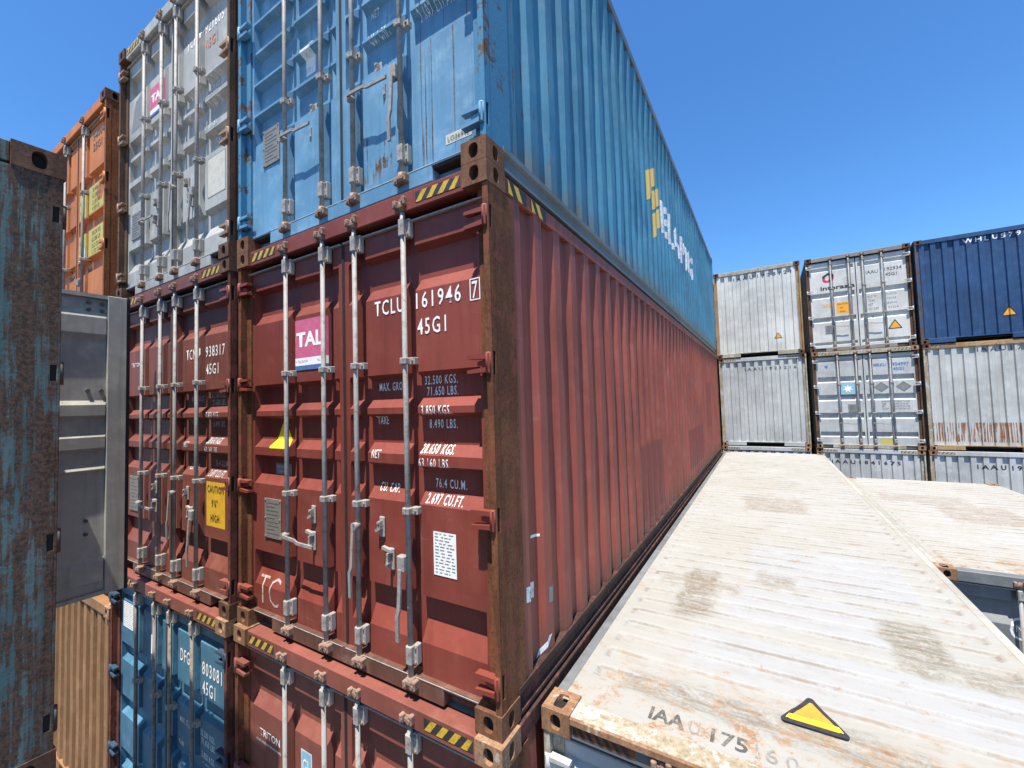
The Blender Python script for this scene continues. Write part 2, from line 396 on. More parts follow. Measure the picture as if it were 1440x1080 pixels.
def ground_mat():
    g = G('concrete_yard')
    a = g.noise(0.4, 6, 0.6)
    b = g.noise(14, 6, 0.7)
    col = g.mix(g.ramp(a, 0.35, 0.65), (0.075, 0.073, 0.07), (0.12, 0.116, 0.11))
    col = g.mix(g.math('MULTIPLY', g.ramp(b, 0.45, 0.7), 0.4), col, (0.05, 0.049, 0.047))
    return g.done(col, 0.9, b, 0.3, 0.01)


CREAM_R = paint('chipped_cream_rail_paint', (0.40, 0.385, 0.335), rust=0.36, streak=0.3, fade=0.2, seed=26)
SILL = paint('scraped_sill_paint', (0.13, 0.058, 0.042), rust=0.34, streak=0.6, fade=0.35, pale=(0.28, 0.17, 0.13), seed=25)

# ------------------------------------------------------------------ mesh helpers
W, H, L40 = 2.438, 2.896, 12.192
HW = W / 2


def link(name, bm, mat, parent=None, smooth=False):
    me = bpy.data.meshes.new(name)
    bm.to_mesh(me)
    bm.free()
    for m in (mat if isinstance(mat, (list, tuple)) else [mat]):
        me.materials.append(m)
    if smooth:
        for p in me.polygons:
            p.use_smooth = True
    o = bpy.data.objects.new(name, me)
    C.objects.link(o)
    if parent:
        o.parent = parent
    return o


def inst(name, me, parent, loc=(0, 0, 0), rot=(0, 0, 0), sc=(1, 1, 1)):
    o = bpy.data.objects.new(name, me)
    C.objects.link(o)
    o.parent = parent
    o.location, o.rotation_euler, o.scale = loc, rot, sc
    return o


def box(bm, x0, x1, y0, y1, z0, z1, bev=0.0, mi=0):
    vs = [bm.verts.new((x, y, z)) for x in (x0, x1) for y in (y0, y1) for z in (z0, z1)]
    fs = [bm.faces.new([vs[i] for i in q]) for q in
          ((0, 1, 3, 2), (4, 6, 7, 5), (0, 4, 5, 1), (2, 3, 7, 6), (0, 2, 6, 4), (1, 5, 7, 3))]
    for f in fs:
        f.material_index = mi
    if bev:
        es = list({e for f in fs for e in f.edges})
        r = bmesh.ops.bevel(bm, geom=es, offset=bev, segments=1, affect='EDGES')
        for f in r['faces']:
            f.material_index = mi
    return vs


def tube(bm, p0, p1, r, n=10, cap=True, mi=0, r1=None):
    p0, p1 = Vector(p0), Vector(p1)
    r1 = r if r1 is None else r1
    d = (p1 - p0).normalized()
    a = d.orthogonal().normalized()
    b = d.cross(a)
    A = [bm.verts.new(p0 + r * (math.cos(t) * a + math.sin(t) * b)) for t in [i * 2 * math.pi / n for i in range(n)]]
    B = [bm.verts.new(p1 + r1 * (math.cos(t) * a + math.sin(t) * b)) for t in [i * 2 * math.pi / n for i in range(n)]]
    for i in range(n):
        f = bm.faces.new((A[i], A[(i + 1) % n], B[(i + 1) % n], B[i]))
        f.smooth = True
        f.material_index = mi
    if cap:
        for q in (A[::-1], B):
            f = bm.faces.new(q)
            f.material_index = mi


def prism(bm, poly, axis, a0, a1, mi=0):
    """extrude a 2-D polygon along one axis"""
    def P(u, v, w):
        return {0: (w, u, v), 1: (u, w, v), 2: (u, v, w)}[axis]
    A = [bm.verts.new(P(u, v, a0)) for u, v in poly]
    B = [bm.verts.new(P(u, v, a1)) for u, v in poly]
    n = len(poly)
    fs = [bm.faces.new((A[i], A[(i + 1) % n], B[(i + 1) % n], B[i])) for i in range(n)]
    fs += [bm.faces.new(A[::-1]), bm.faces.new(B)]
    for f in fs:
        f.material_index = mi
    bmesh.ops.recalc_face_normals(bm, faces=fs)


def grid(bm, us, vs, fn, flip=False, mi=0):
    V = [[bm.verts.new(fn(u, v)) for v in vs] for u in us]
    for i in range(len(us) - 1):
        for j in range(len(vs) - 1):
            q = (V[i][j], V[i + 1][j], V[i + 1][j + 1], V[i][j + 1])
            f = bm.faces.new(q[::-1] if flip else q)
            f.material_index = mi
    return V


def lerp_tab(tab, x):
    if x <= tab[0][0]:
        return tab[0][1]
    for (x0, y0), (x1, y1) in zip(tab, tab[1:]):
        if x <= x1:
            return y0 + (y1 - y0) * (x - x0) / max(1e-9, x1 - x0)
    return tab[-1][1]


def fill_breaks(br, step):
    br = sorted(set(round(b, 4) for b in br))
    out = [br[0]]
    for a, b in zip(br, br[1:]):
        n = max(1, int(math.ceil((b - a) / step)))
        out += [a + (b - a) * k / n for k in range(1, n + 1)]
    return out


def wob(x, y, z, amp, sc=1.6):
    return amp * noise.noise(Vector((x * sc, y * sc, z * sc)))


class Surf:
    """a relief surface that lettering and stickers are laid on: pos(u, v, lift)"""

    def __init__(self, pos, ub, vb):
        self.pos, self.ub, self.vb = pos, ub, vb


def lay(bm, surf, lift):
    """cut a flat (u, v) mesh where the relief bends and drape it"""
    us = [v.co.x for v in bm.verts]
    vs = [v.co.y for v in bm.verts]
    if not us:
        return
    for ax, br, lo, hi in ((0, surf.ub, min(us), max(us)), (1, surf.vb, min(vs), max(vs))):
        for b in br:
            if lo + 1e-5 < b < hi - 1e-5:
                n = [0, 0, 0]
                n[ax] = 1
                co = [0, 0, 0]
                co[ax] = b
                bmesh.ops.bisect_plane(bm, geom=bm.verts[:] + bm.edges[:] + bm.faces[:], plane_co=co, plane_no=n, dist=1e-6)
    for v in bm.verts:
        v.co = Vector(surf.pos(v.co.x, v.co.y, lift))


_font = {}


def text_bm(s, h, sx=0.66, bold=0.0, align='LEFT', shear=0.0, space=1.0):
    cu = bpy.data.curves.new('t', 'FONT')
    cu.body = s
    cu.size = h / 0.72
    cu.offset = bold * h
    cu.align_x = align
    cu.resolution_u = 2
    cu.shear = shear
    cu.space_character = space
    ob = bpy.data.objects.new('t', cu)
    C.objects.link(ob)
    dg = bpy.context.evaluated_depsgraph_get()
    me = bpy.data.meshes.new_from_object(ob.evaluated_get(dg))
    bm = bmesh.new()
    bm.from_mesh(me)
    bpy.data.objects.remove(ob)
    bpy.data.curves.remove(cu)
    bpy.data.meshes.remove(me)
    for v in bm.verts:
        v.co.x *= sx
    return bm


def write(parent, surf, s, u, v, h, mat, sx=0.66, bold=0.012, align='LEFT', lift=0.0028, shear=0.0, space=1.0, width=None, name='lettering'):
    bm = text_bm(s, h, sx, bold, align, shear, space)
    if width and bm.verts:
        x0 = min(q.co.x for q in bm.verts)
        x1 = max(q.co.x for q in bm.verts)
        for q in bm.verts:
            q.co.x = (q.co.x - x0) * width / (x1 - x0)
    bmesh.ops.triangulate(bm, faces=bm.faces[:])
    for q in bm.verts:
        q.co.x += u
        q.co.y += v
    lay(bm, surf, lift)
    bmesh.ops.triangulate(bm, faces=bm.faces[:])
    return link(name, bm, mat, parent)


def write_lines(parent, surf, lines, h, mat, name='lettering', sx=0.66, bold=0.012, lift=0.0028):
    """several lines that are one piece of writing: [(text, u, v), ...]"""
    for s, u, v in lines:
        write(parent, surf, s, u, v, h, mat, sx=sx * 0.82, bold=bold, lift=lift, name=name, space=1.22)


def decal(parent, name, surf, polys, mat, lift=0.0012):
    """polys: list of (polygon [(u,v)...], material index)"""
    bm = bmesh.new()
    mats = mat if isinstance(mat, (list, tuple)) else [mat]
    out = bmesh.new()
    for k, (poly, mi) in enumerate(polys):
        b = bmesh.new()
        f = b.faces.new([b.verts.new((u, v, 0)) for u, v in poly])
        lay(b, surf, lift + 0.0008 * mi)
        bmesh.ops.recalc_face_normals(b, faces=b.faces[:])
        for f in b.faces:
            f.material_index = mi
        me = bpy.data.meshes.new('t')
        b.to_mesh(me)
        b.free()
        out.from_mesh(me)
        bpy.data.meshes.remove(me)
    bm.free()
    return link(name, out, mats, parent)


def rect(u0, v0, u1, v1):
    return [(u0, v0), (u1, v0), (u1, v1), (u0, v1)]


def stripes(u0, v0, u1, v1, n, slant, mi):
    """slanted bars inside a strip"""
    out = []
    w = (u1 - u0) / n
    for k in range(n):
        a = u0 + k * w + 0.05 * w
        b = a + w * 0.5
        q = [(a, v0), (b, v0), (b + slant, v1), (a + slant, v1)]
        q = [(min(max(x, u0), u1), y) for x, y in q]
        out.append((q, mi))
    return out


def triangle(u, v, s):
    """warning triangle: rounded black border (0), yellow field (1)"""
    def tri(k, r):
        pts = []
        for i in range(3):
            a0 = math.radians(90 + 120 * i)
            cx, cy = (s * 0.50 * k) * math.cos(a0), (s * 0.50 * k) * math.sin(a0)
            for j in (-50, -25, 0, 25, 50):
                a = a0 + math.radians(j)
                pts.append((u + cx + r * s * math.cos(a), v + cy + r * s * math.sin(a)))
        return pts
    return [(tri(1.0, 0.060), 0), (tri(0.78, 0.035), 1)]


# ------------------------------------------------------------------ container pieces
def casting_mesh(sx, sy, sz):
    """corner casting with three apertures; outward signs sx, sy, sz. Origin at the outer corner."""
    bm = bmesh.new()
    dx, dy, dz = 0.162, 0.178, 0.118
    ch = 0.010

    def plate(fn, w, h, hw, hh, sq):
        """rectangle w x h with a rounded hole, hole wall 32 mm deep, then a dark back"""
        n = 20
        c = (w / 2, h / 2)
        hole, rim = [], []
        for i in range(n):
            a = 2 * math.pi * (i + 0.5) / n
            ca, sa = math.cos(a), math.sin(a)
            # superellipse hole
            e = 2.0 / sq
            hx = hw / 2 * math.copysign(abs(ca) ** e, ca)
            hy = hh / 2 * math.copysign(abs(sa) ** e, sa)
            hole.append((c[0] + hx, c[1] + hy))
            k = min((w / 2) / max(abs(ca), 1e-6), (h / 2) / max(abs(sa), 1e-6))
            rim.append((c[0] + ca * k, c[1] + sa * k))
        # snap rim points nearest each corner
        for cx in (0, w):
            for cy in (0, h):
                j = min(range(n), key=lambda q: (rim[q][0] - cx) ** 2 + (rim[q][1] - cy) ** 2)
                rim[j] = (cx, cy)
        R = [bm.verts.new(fn(u, v, 0)) for u, v in rim]
        A = [bm.verts.new(fn(u, v, 0)) for u, v in hole]
        B = [bm.verts.new(fn(u, v, 0.034)) for u, v in hole]
        for i in range(n):
            j = (i + 1) % n
            bm.faces.new((R[i], R[j], A[j], A[i]))
            bm.faces.new((A[i], A[j], B[j], B[i]))
        f = bm.faces.new(B)
        f.material_index = 1

    plate(lambda u, v, d: (-sx * u, -sy * d, -sz * v), dx, dz, 0.060, 0.080, 2.6)      # front
    plate(lambda u, v, d: (-sx * d, -sy * u, -sz * v), dy, dz, 0.052, 0.080, 2.6)      # side
    plate(lambda u, v, d: (-sx * u, -sy * v, -sz * d), dx, dy, 0.066, 0.110, 4.0)      # top or bottom
    # the three inner sides
    def q(*p):
        bm.faces.new([bm.verts.new(v) for v in p])
    X, Y, Z = -sx * dx, -sy * dy, -sz * dz
    q((X, 0, 0), (X, Y, 0), (X, Y, Z), (X, 0, Z))
    q((0, Y, 0), (X, Y, 0), (X, Y, Z), (0, Y, Z))
    q((0, 0, Z), (X, 0, Z), (X, Y, Z), (0, Y, Z))
    bmesh.ops.remove_doubles(bm, verts=bm.verts[:], dist=0.0005)
    # soften the three outer edges
    es = [e for e in bm.edges if len(e.link_faces) == 2 and
          sum(abs((e.verts[0].co - e.verts[1].co)[k]) > 1e-4 for k in range(3)) == 1 and
          all(min(abs(v.co.x) , 9) < 1e-4 or abs(v.co.y) < 1e-4 or abs(v.co.z) < 1e-4 for v in e.verts) and
          sum(all(abs(v.co[k]) < 1e-4 for v in e.verts) for k in range(3)) == 2]
    bmesh.ops.bevel(bm, geom=es, offset=0.008, segments=2, affect='EDGES')
    bmesh.ops.recalc_face_normals(bm, faces=bm.faces[:])
    return bm


def casting_data():
    d = {}
    for sx in (-1, 1):
        for sy in (-1, 1):
            for sz in (-1, 1):
                bm = casting_mesh(sx, sy, sz)
                d[(sx, sy, sz)] = bm
    return d


CASTBM = {}
CASTME = {}


def casting(parent, x, y, z, sx, sy, sz, mat):
    key = (sx, sy, sz, mat.name)
    if key not in CASTME:
        bm = casting_mesh(sx, sy, sz)
        me = bpy.data.meshes.new('corner_casting')
        bm.to_mesh(me)
        bm.free()
        me.materials.append(mat)
        me.materials.append(DARK)
        CASTME[key] = me
    return inst('corner_casting', CASTME[key], parent, (x, y, z))


PROFILES = {
    # (z of each bend, 1 = outer skin, 0 = pressed-in band), for the 9'6" door leaf
    'five': [(0.10, 1), (0.296, 1), (0.415, 0), (0.530, 0), (0.557, 1), (1.068, 1), (1.139, 0), (1.265, 0), (1.289, 1), (1.349, 1),
             (1.409, 0), (1.566, 0), (1.590, 1), (1.628, 1), (1.684, 0), (1.808, 0), (1.832, 1), (2.311, 1), (2.388, 0), (2.560, 0),
             (2.585, 1), (2.72, 1)],
    'many': [(0.10, 1), (0.885, 1), (0.935, 0), (1.105, 0), (1.13, 1), (1.15, 1), (1.20, 0), (1.365, 0), (1.39, 1), (1.41, 1),
             (1.46, 0), (1.63, 0), (1.655, 1), (1.675, 1), (1.725, 0), (1.89, 0), (1.915, 1), (1.935, 1), (1.985, 0), (2.15, 0),
             (2.175, 1), (2.72, 1)],
    'three': [(0.10, 1), (0.33, 1), (0.37, 0), (0.46, 0), (0.49, 1), (0.86, 1), (0.90, 0), (1.02, 0), (1.05, 1), (1.40, 1), (1.44, 0),
              (1.56, 0), (1.59, 1), (1.95, 1), (1.99, 0), (2.10, 0), (2.13, 1), (2.57, 1), (2.60, 0.3), (2.62, 0.3), (2.64, 1), (2.72, 1)],
}
PROFILES['orange'] = [(0.10, 1), (0.33, 1), (0.37, 0), (0.46, 0), (0.49, 1), (0.86, 1), (0.90, 0), (1.02, 0), (1.05, 1), (1.40, 1), (1.44, 0),
                      (1.56, 0), (1.59, 1), (1.95, 1), (1.99, 0), (2.10, 0), (2.13, 1), (2.66, 1), (2.68, 0.3), (2.69, 0.3), (2.70, 1), (2.72, 1)]
PROFILES['two'] = [(0.10, 1), (0.19, 1), (0.21, 0), (0.27, 0), (0.29, 1), (0.88, 1), (0.92, 0), (1.02, 0), (1.05, 1), (1.62, 1),
                   (1.66, 0), (1.76, 0), (1.79, 1), (2.45, 1), (2.48, 0), (2.56, 0), (2.58, 1), (2.72, 1)]
BARS = (-0.595, -0.163, 0.163, 0.595)


def door_fn(side, prof, zs, wobble, y0=0.0, bars=BARS):
    """relief of one door leaf; side -1 left, +1 right. Returns Surf and break lists."""
    edges = [0.055] + sorted(abs(b) + k * 0.032 for b in bars if b * side > 0 for k in (-1, 1)) + [1.092]
    segs = list(zip(edges[0::2], edges[1::2]))
    segs = [(a, b) if side > 0 else (-b, -a) for a, b in segs]
    segs.sort()
    r = 0.018
    atab = []
    for i, (a, b) in enumerate(segs):                        # pressed panels run flush into the leaf frame, with ramps at the bars
        atab += [(a, 1)] if i == 0 else [(a, 0), (a + r, 1)]
        atab += [(b, 1)] if i == len(segs) - 1 else [(b - r, 1), (b, 0)]
    pt = [(z * zs, f) for z, f in PROFILES[prof]]
    lo, hi = pt[0][0], pt[-1][0]
    x0, x1 = sorted((side * 0.012, side * 1.150))
    ub = [x0, x1] + [q[0] for q in atab]
    vb = [z for z, f in pt]

    def pos(u, v, lift):
        e = min(1.0, max(0.0, min(u - x0, x1 - u) / 0.05)) * min(1.0, max(0.0, min(v - lo, hi - v) / 0.05))
        on = atab[0][0] <= u <= atab[-1][0]
        d = lerp_tab(atab, u) * lerp_tab(pt, v) if on else 0
        frame = not on
        y = 0.128 - 0.054 * d
        if frame:
            y = 0.072
        return (u, y0 + y + wob(u + 9 * side, y0, v, wobble) * e - lift, v)
    ub2 = ub + [atab[0][0] - 0.004, atab[-1][0] + 0.004]
    return Surf(pos, sorted(ub2), sorted(vb)), (x0, x1, lo, hi)


SHARED = {}


def shared(key, build, mats):
    if key not in SHARED:
        bm = bmesh.new()
        build(bm)
        me = bpy.data.meshes.new(key[0])
        bm.to_mesh(me)
        bm.free()
        for m in (mats if isinstance(mats, (list, tuple)) else [mats]):
            me.materials.append(m)
        SHARED[key] = me
    return SHARED[key]


def b_tall(bm):            # tall bearing bracket near the bar ends, origin at the bar axis
    box(bm, -0.022, 0.022, -0.022, 0.020, -0.052, 0.052, 0.006)
    box(bm, 0.016, 0.044, 0.006, 0.045, -0.056, 0.056, 0.004)
    box(bm, -0.016, 0.030, 0.016, 0.046, -0.050, 0.050)
    for z in (-0.04, 0.04):
        tube(bm, (0.033, 0.008, z), (0.033, -0.002, z), 0.007, 6, mi=1)


def b_mid(bm):             # narrow guide strap
    box(bm, -0.026, 0.026, -0.025, 0.022, -0.020, 0.020, 0.005)
    box(bm, 0.018, 0.062, 0.010, 0.046, -0.021, 0.021, 0.003)
    box(bm, -0.016, 0.040, 0.018, 0.048, -0.018, 0.018)
    tube(bm, (0.046, 0.012, 0), (0.046, 0.000, 0), 0.008, 6, mi=1)


def b_cam(bm):             # cam keeper on the header or sill
    box(bm, -0.040, 0.040, 0.000, 0.045, -0.022, 0.022, 0.006)
    box(bm, -0.048, -0.020, -0.028, 0.030, -0.030, 0.018, 0.006)
    box(bm, 0.020, 0.048, -0.028, 0.030, -0.022, 0.030, 0.006)
    tube(bm, (0.028, -0.034, 0.0), (0.028, -0.012, 0.0), 0.011, 8)
    tube(bm, (-0.030, -0.030, -0.008), (-0.030, -0.010, -0.008), 0.009, 8)


def hinge_build(s):
    def f(bm):             # hinge blade: s=+1 on a right-hand post. Origin on the hinge pin
        tube(bm, (0, 0, -0.055), (0, 0, 0.055), 0.017, 10)
        # two prongs tapering onto the leaf
        for z0, z1, t in ((0.020, 0.046, 0.016), (-0.046, -0.020, -0.016)):
            prism(bm, [(0, z0), (0, z1), (-s * 0.128, (z0 + z1) / 2 + t * 0.3 + 0.006), (-s * 0.128, (z0 + z1) / 2 + t * 0.3 - 0.012)], 1, -0.012, 0.030)
        prism(bm, [(-s * 0.012, -0.022), (-s * 0.012, 0.022), (-s * 0.075, 0.010), (-s * 0.075, -0.010)], 1, 0.006, 0.030)
        box(bm, min(0, s * 0.012), max(0, s * 0.012), -0.016, 0.030, -0.052, 0.052, 0.003)
    return f


def handle_down(bm):       # locking handle hanging along the bar, origin at its hub
    tube(bm, (0, -0.030, 0.0), (0, 0.012, 0.0), 0.024, 10)
    pts = [(0.000, -0.030, 0.02), (-0.003, -0.036, -0.12), (-0.007, -0.040, -0.24), (-0.024, -0.040, -0.28), (-0.026, -0.036, -0.43)]
    ribbon(bm, pts, 0.011, 0.005)


def handle_hang(bm):
    box(bm, -0.062, -0.008, -0.030, 0.012, -0.045, 0.045, 0.006)
    pts = [(-0.034, -0.030, -0.03), (-0.035, -0.036, -0.16), (-0.038, -0.040, -0.25), (-0.052, -0.040, -0.29), (-0.053, -0.036, -0.43)]
    ribbon(bm, pts, 0.012, 0.006)


def handle_across(bm):     # closed handle lying across the leaf, to the right of its hub
    tube(bm, (0, -0.030, 0.0), (0, 0.014, 0.0), 0.024, 10)
    pts = [(0.000, -0.030, 0.010), (0.03, -0.038, 0.004), (0.16, -0.040, -0.004), (0.19, -0.040, -0.018), (0.36, -0.036, -0.024)]
    ribbon(bm, pts, 0.010, 0.006)


def ribbon(bm, pts, w, t):
    """flat bent bar through pts"""
    P = [Vector(p) for p in pts]
    rings = []
    for i, p in enumerate(P):
        d = (P[min(i + 1, len(P) - 1)] - P[max(i - 1, 0)]).normalized()
        n = Vector((0, 1, 0))
        s = d.cross(n).normalized()
        n = s.cross(d).normalized()
        rings.append([bm.verts.new(p + a * s * w + b * n * t) for a, b in ((-1, -1), (1, -1), (1, 1), (-1, 1))])
    fs = []
    for A, B in zip(rings, rings[1:]):
        for i in range(4):
            fs.append(bm.faces.new((A[i], A[(i + 1) % 4], B[(i + 1) % 4], B[i])))
    fs.append(bm.faces.new(rings[0][::-1]))
    fs.append(bm.faces.new(rings[-1]))
    bmesh.ops.recalc_face_normals(bm, faces=fs)


def catch_a(bm):           # handle retainer: plate, hook and hasp, origin on the leaf surface
    box(bm, -0.022, 0.022, -0.010, 0.004, -0.062, 0.062, 0.006)
    prism(bm, [(-0.012, 0.030), (0.012, 0.040), (0.014, -0.010), (-0.026, -0.030), (-0.034, -0.016), (-0.010, 0.0)], 1, -0.034, -0.008)
    tube(bm, (0, -0.040, 0.03), (0, -0.006, 0.03), 0.009, 8)


def catch_b(bm):
    box(bm, 0.000, 0.040, -0.010, 0.004, -0.075, 0.055, 0.006)
    prism(bm, [(-0.045, 0.045), (-0.040, 0.062), (0.030, 0.050), (0.036, 0.030)], 1, -0.028, -0.006)
    prism(bm, [(0.006, 0.030), (0.026, 0.030), (0.022, -0.055), (0.004, -0.050)], 1, -0.040, -0.012)
    tube(bm, (0.016, -0.045, -0.03), (0.016, -0.006, -0.03), 0.009, 8)


class Box(object):
    """one shipping container: an Empty at its base (front centre) that parents its parts.
    Local x across (-HW..HW), local y into the container from its near end, z up."""

    def __init__(self, label, loc, L=L40, Hh=H, front='doors', wall=RED, sidemat=None, post=POST_R, cast=CAST, roof=ROOF_C, rail=None,
                 door=None, prof='five', bar=BAR, brk=BRKT, rot=0.0, handles=True, wobble=0.004, header_mat=None, hazard=True, hz=None,
                 seed=0, bars=BARS, skip=(), notch=0.060, left_rail=None, hinge=None, top_rail=None):
        self.top_rail = top_rail
        self.hinge_mat = hinge or door or wall
        self.left_rail = left_rail
        self.notch = notch
        self.bars = bars
        self.L, self.H, self.post, self.cast, self.seed = L, Hh, post, cast, seed
        self.wall = wall
        self.sidemat = sidemat or wall
        self.rail = rail or self.sidemat
        self.doormat = door or wall
        self.hm = header_mat or wall
        self.zs = (Hh / H)
        self.skip = skip
        e = bpy.data.objects.new('shipping_container', None)
        e.empty_display_size = 0.3
        C.objects.link(e)
        e.location = loc
        e.rotation_euler = (0, 0, rot)
        e['label'] = label
        e['category'] = 'shipping container'
        e['group'] = 'shipping containers in the stacks'
        self.e = e
        self.wobble = wobble
        for sy, y in ((-1, 0), (1, L)):
            for sz, z in ((-1, 0), (1, Hh)):
                for sx, x in ((-1, -HW), (1, HW)):
                    casting(e, x, y, z, sx, sy, sz, cast)
        self.frame(front)
        self.sides()
        self.top(roof)
        if front == 'doors':
            self.doors(prof, bar, brk, handles)
        else:
            self.end_wall()
        self.rear()
        if hazard:
            self.hazards(hz or (BLACK, YELLOW_W))

    # -- posts, rails, header, sill, floor
    def frame(self, front):
        e, L, Hh = self.e, self.L, self.H
        for s in (-1, 1):
            bm = bmesh.new()
            z0, z1 = 0.118, Hh - 0.118
            hz = [0.245 * self.zs, 1.053 * self.zs, 1.84 * self.zs, 2.60 * self.zs] if front == 'doors' else []
            a, b = sorted((s * (HW - 0.004), s * (HW - 0.040)))
            # full-depth leaf of the post, with the notches cut at the hinges
            zz = z0
            box(bm, a, b, 0.008, 0.021, z0, z1, 0.003)
            box(bm, a, b, 0.043, 0.0585, z0, z1)
            for h in hz + [None]:
                top = (h - self.notch) if h else z1
                box(bm, a, b, 0.0205, 0.0435, zz, top)
                if h:
                    box(bm, a + 0.008, b - 0.008, 0.0215, 0.0425, h - self.notch, h + self.notch, mi=1)  # near-black block modelled as the darkness inside the hinge slot
                    zz = h + self.notch
            a2, b2 = sorted((s * (HW - 0.006), s * (HW - 0.100)))
            box(bm, a2, b2, 0.058, 0.262, z0, z1)
            a3, b3 = sorted((s * (HW - 0.075), s * (HW - 0.0985)))
            link('corner_post', bm, [self.post, DARK], e)
            bm = bmesh.new()
            a, b = sorted((s * (HW - 0.006), s * (HW - 0.110)))
            box(bm, a, b, L - 0.200, L - 0.006, z0, z1, 0.004)
            link('corner_post', bm, self.post, e)
            # side rails
            bm = bmesh.new()
            a, b = sorted((s * (HW - 0.008), s * (HW - 0.068)))
            box(bm, a, b, 0.178, L - 0.178, Hh - 0.105, Hh - 0.010, 0.004)
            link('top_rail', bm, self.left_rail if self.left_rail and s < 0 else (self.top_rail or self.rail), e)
            bm = bmesh.new()
            x = s * (HW - 0.002)
            prof = [(x, 0.150), (x - s * 0.05, 0.152), (x - s * 0.05, 0.015), (x, 0.012), (x, 0.030), (x - s * 0.022, 0.040), (x - s * 0.022, 0.105), (x, 0.118)]
            prism(bm, prof, 1, 0.178, L - 0.178)
            link('bottom_rail', bm, self.rail, e)
        bm = bmesh.new()
        box(bm, -HW + 0.06, HW - 0.06, 0.10, L - 0.1, 0.075, 0.110)
        for k in range(int(L / 0.6)):
            box(bm, -HW + 0.06, HW - 0.06, 0.35 + k * 0.6, 0.41 + k * 0.6, 0.02, 0.075)
        link('floor_frame', bm, DARK, e)
        # header
        bm = bmesh.new()
        box(bm, -HW + 0.162, HW - 0.162, 0.018, 0.130, Hh - 0.125, Hh - 0.008, 0.006)
        self.header = link('door_header' if front == 'doors' else 'end_header', bm, self.hm, e)
        # sill
        bm = bmesh.new()
        if front == 'doors':
            box(bm, -HW + 0.40, HW - 0.40, 0.042, 0.130, 0.010, 0.118, 0.005)
            for s in (-1, 1):
                a, b = sorted((s * (HW - 0.162), s * (HW - 0.40)))
                box(bm, a, b, 0.110, 0.130, 0.010, 0.118)
                box(bm, a, b, 0.042, 0.110, 0.100, 0.118)
            self.sill = link('door_sill', bm, SILL, e) if self.hm in (RED, RED_T, RED_N) else link('door_sill', bm, self.hm, e)
        else:
            for s in (-1, 1):
                a, b = sorted((s * (HW - 0.162), s * 0.52))
                box(bm, a, b, 0.022, 0.110, 0.020, 0.150, 0.005)
            box(bm, -0.52, 0.52, 0.022, 0.110, 0.128, 0.150)
            box(bm, -HW + 0.1, HW - 0.1, 0.3, 0.32, 0.020, 0.128, mi=1)
            self.sill = link('end_sill', bm, [self.hm, DARK], e)

    def sides(self):
        e, L, Hh = self.e, self.L, self.H
        y0, y1 = 0.255, L - 0.195
        z0, z1 = 0.145, Hh - 0.100
        n = int((y1 - y0) / 0.2775)
        p = (y1 - y0) / n
        tab = []
        for k in range(n):
            b = y0 + k * p
            tab += [(b, 1), (b + p * 0.34, 1), (b + p * 0.50, 0), (b + p * 0.84, 0)]
        tab.append((y1, 1))
        us = [t[0] for t in tab]
        vs = [z0 + (z1 - z0) * k / 14 for k in range(15)]
        self.side = {}
        rd = random.Random(self.seed * 7 + 1)
        dents = [(rd.uniform(0.6, L - 0.6), rd.uniform(0.3, Hh - 0.3), rd.uniform(0.12, 0.38), rd.uniform(-0.015, 0.006)) for _ in range(int(L * 1.6))]
        for s in (-1, 1):
            def pos(u, v, lift, s=s):
                f = lerp_tab_fast(tab, u, y0, p)
                ed = min(1, (v - z0) / 0.2, (z1 - v) / 0.2)
                return (s * (HW - 0.014 - 0.036 * (1 - f) + wob(self.seed + u, s * 3.0, v, self.wobble * 2.2, 1.7) * ed + ed * sum(q[3] * math.exp(-((u - q[0]) ** 2 + (v - q[1]) ** 2) / q[2] ** 2) for q in dents if abs(u - q[0]) < 1) + lift), u, v)
            bm = bmesh.new()
            grid(bm, us, vs, lambda u, v: pos(u, v, 0), flip=(s < 0))
            o = link('side_wall', bm, self.sidemat, e)
            self.side[s] = (o, Surf(pos, us, vs))

    def top(self, mat):
        e, L, Hh = self.e, self.L, self.H
        y0, y1 = 0.33, L - 0.33
        n = int((y1 - y0) / 0.209)
        p = (y1 - y0) / n
        xa = HW - 0.125
        d = 0.0245

        def b(y):
            if y < y0 or y > y1:
                return 1
            t = ((y - y0) / p) % 1.0
            if abs((y - y0) / p - round((y - y0) / p)) < 1e-6:
                t = 0
            return lerp_tab([(0, 1), (0.38, 1), (0.55, 0), (0.84, 0), (1.0, 1)], t)

        def a(x):
            return lerp_tab([(-xa, 1), (-xa + 0.035, 0.35), (-xa + 0.07, 0), (xa - 0.07, 0), (xa - 0.035, 0.35), (xa, 1)], x)

        ub = [-HW + 0.068, -xa, -xa + 0.035, -xa + 0.07, xa - 0.07, xa - 0.035, xa, HW - 0.068]
        vb = [0.128, y0]
        for k in range(n):
            vb += [y0 + k * p + p * t for t in (0, 0.38, 0.55, 0.84)]
        vb += [y1, L - 0.128]

        def pos(u, v, lift):
            low = 1 - max(a(u), b(v))
            sag = wob(u + self.seed, v, 0, 0.0035, 0.9)
            e_ = min(1, max(0, min(HW - 0.068 - abs(u), v - 0.128, L - 0.128 - v) / 0.2))
            return (u, v, Hh - 0.012 - d * low + sag * e_ + lift)
        bm = bmesh.new()
        grid(bm, fill_breaks(ub, 0.3), vb, lambda u, v: pos(u, v, 0))
        o = link('roof', bm, mat, e)
        self.roof = (o, Surf(pos, sorted(fill_breaks(ub, 0.3)), vb))
        self.header_top = Surf(lambda u, v, l: (u, v, Hh - 0.008 + l), [], [])

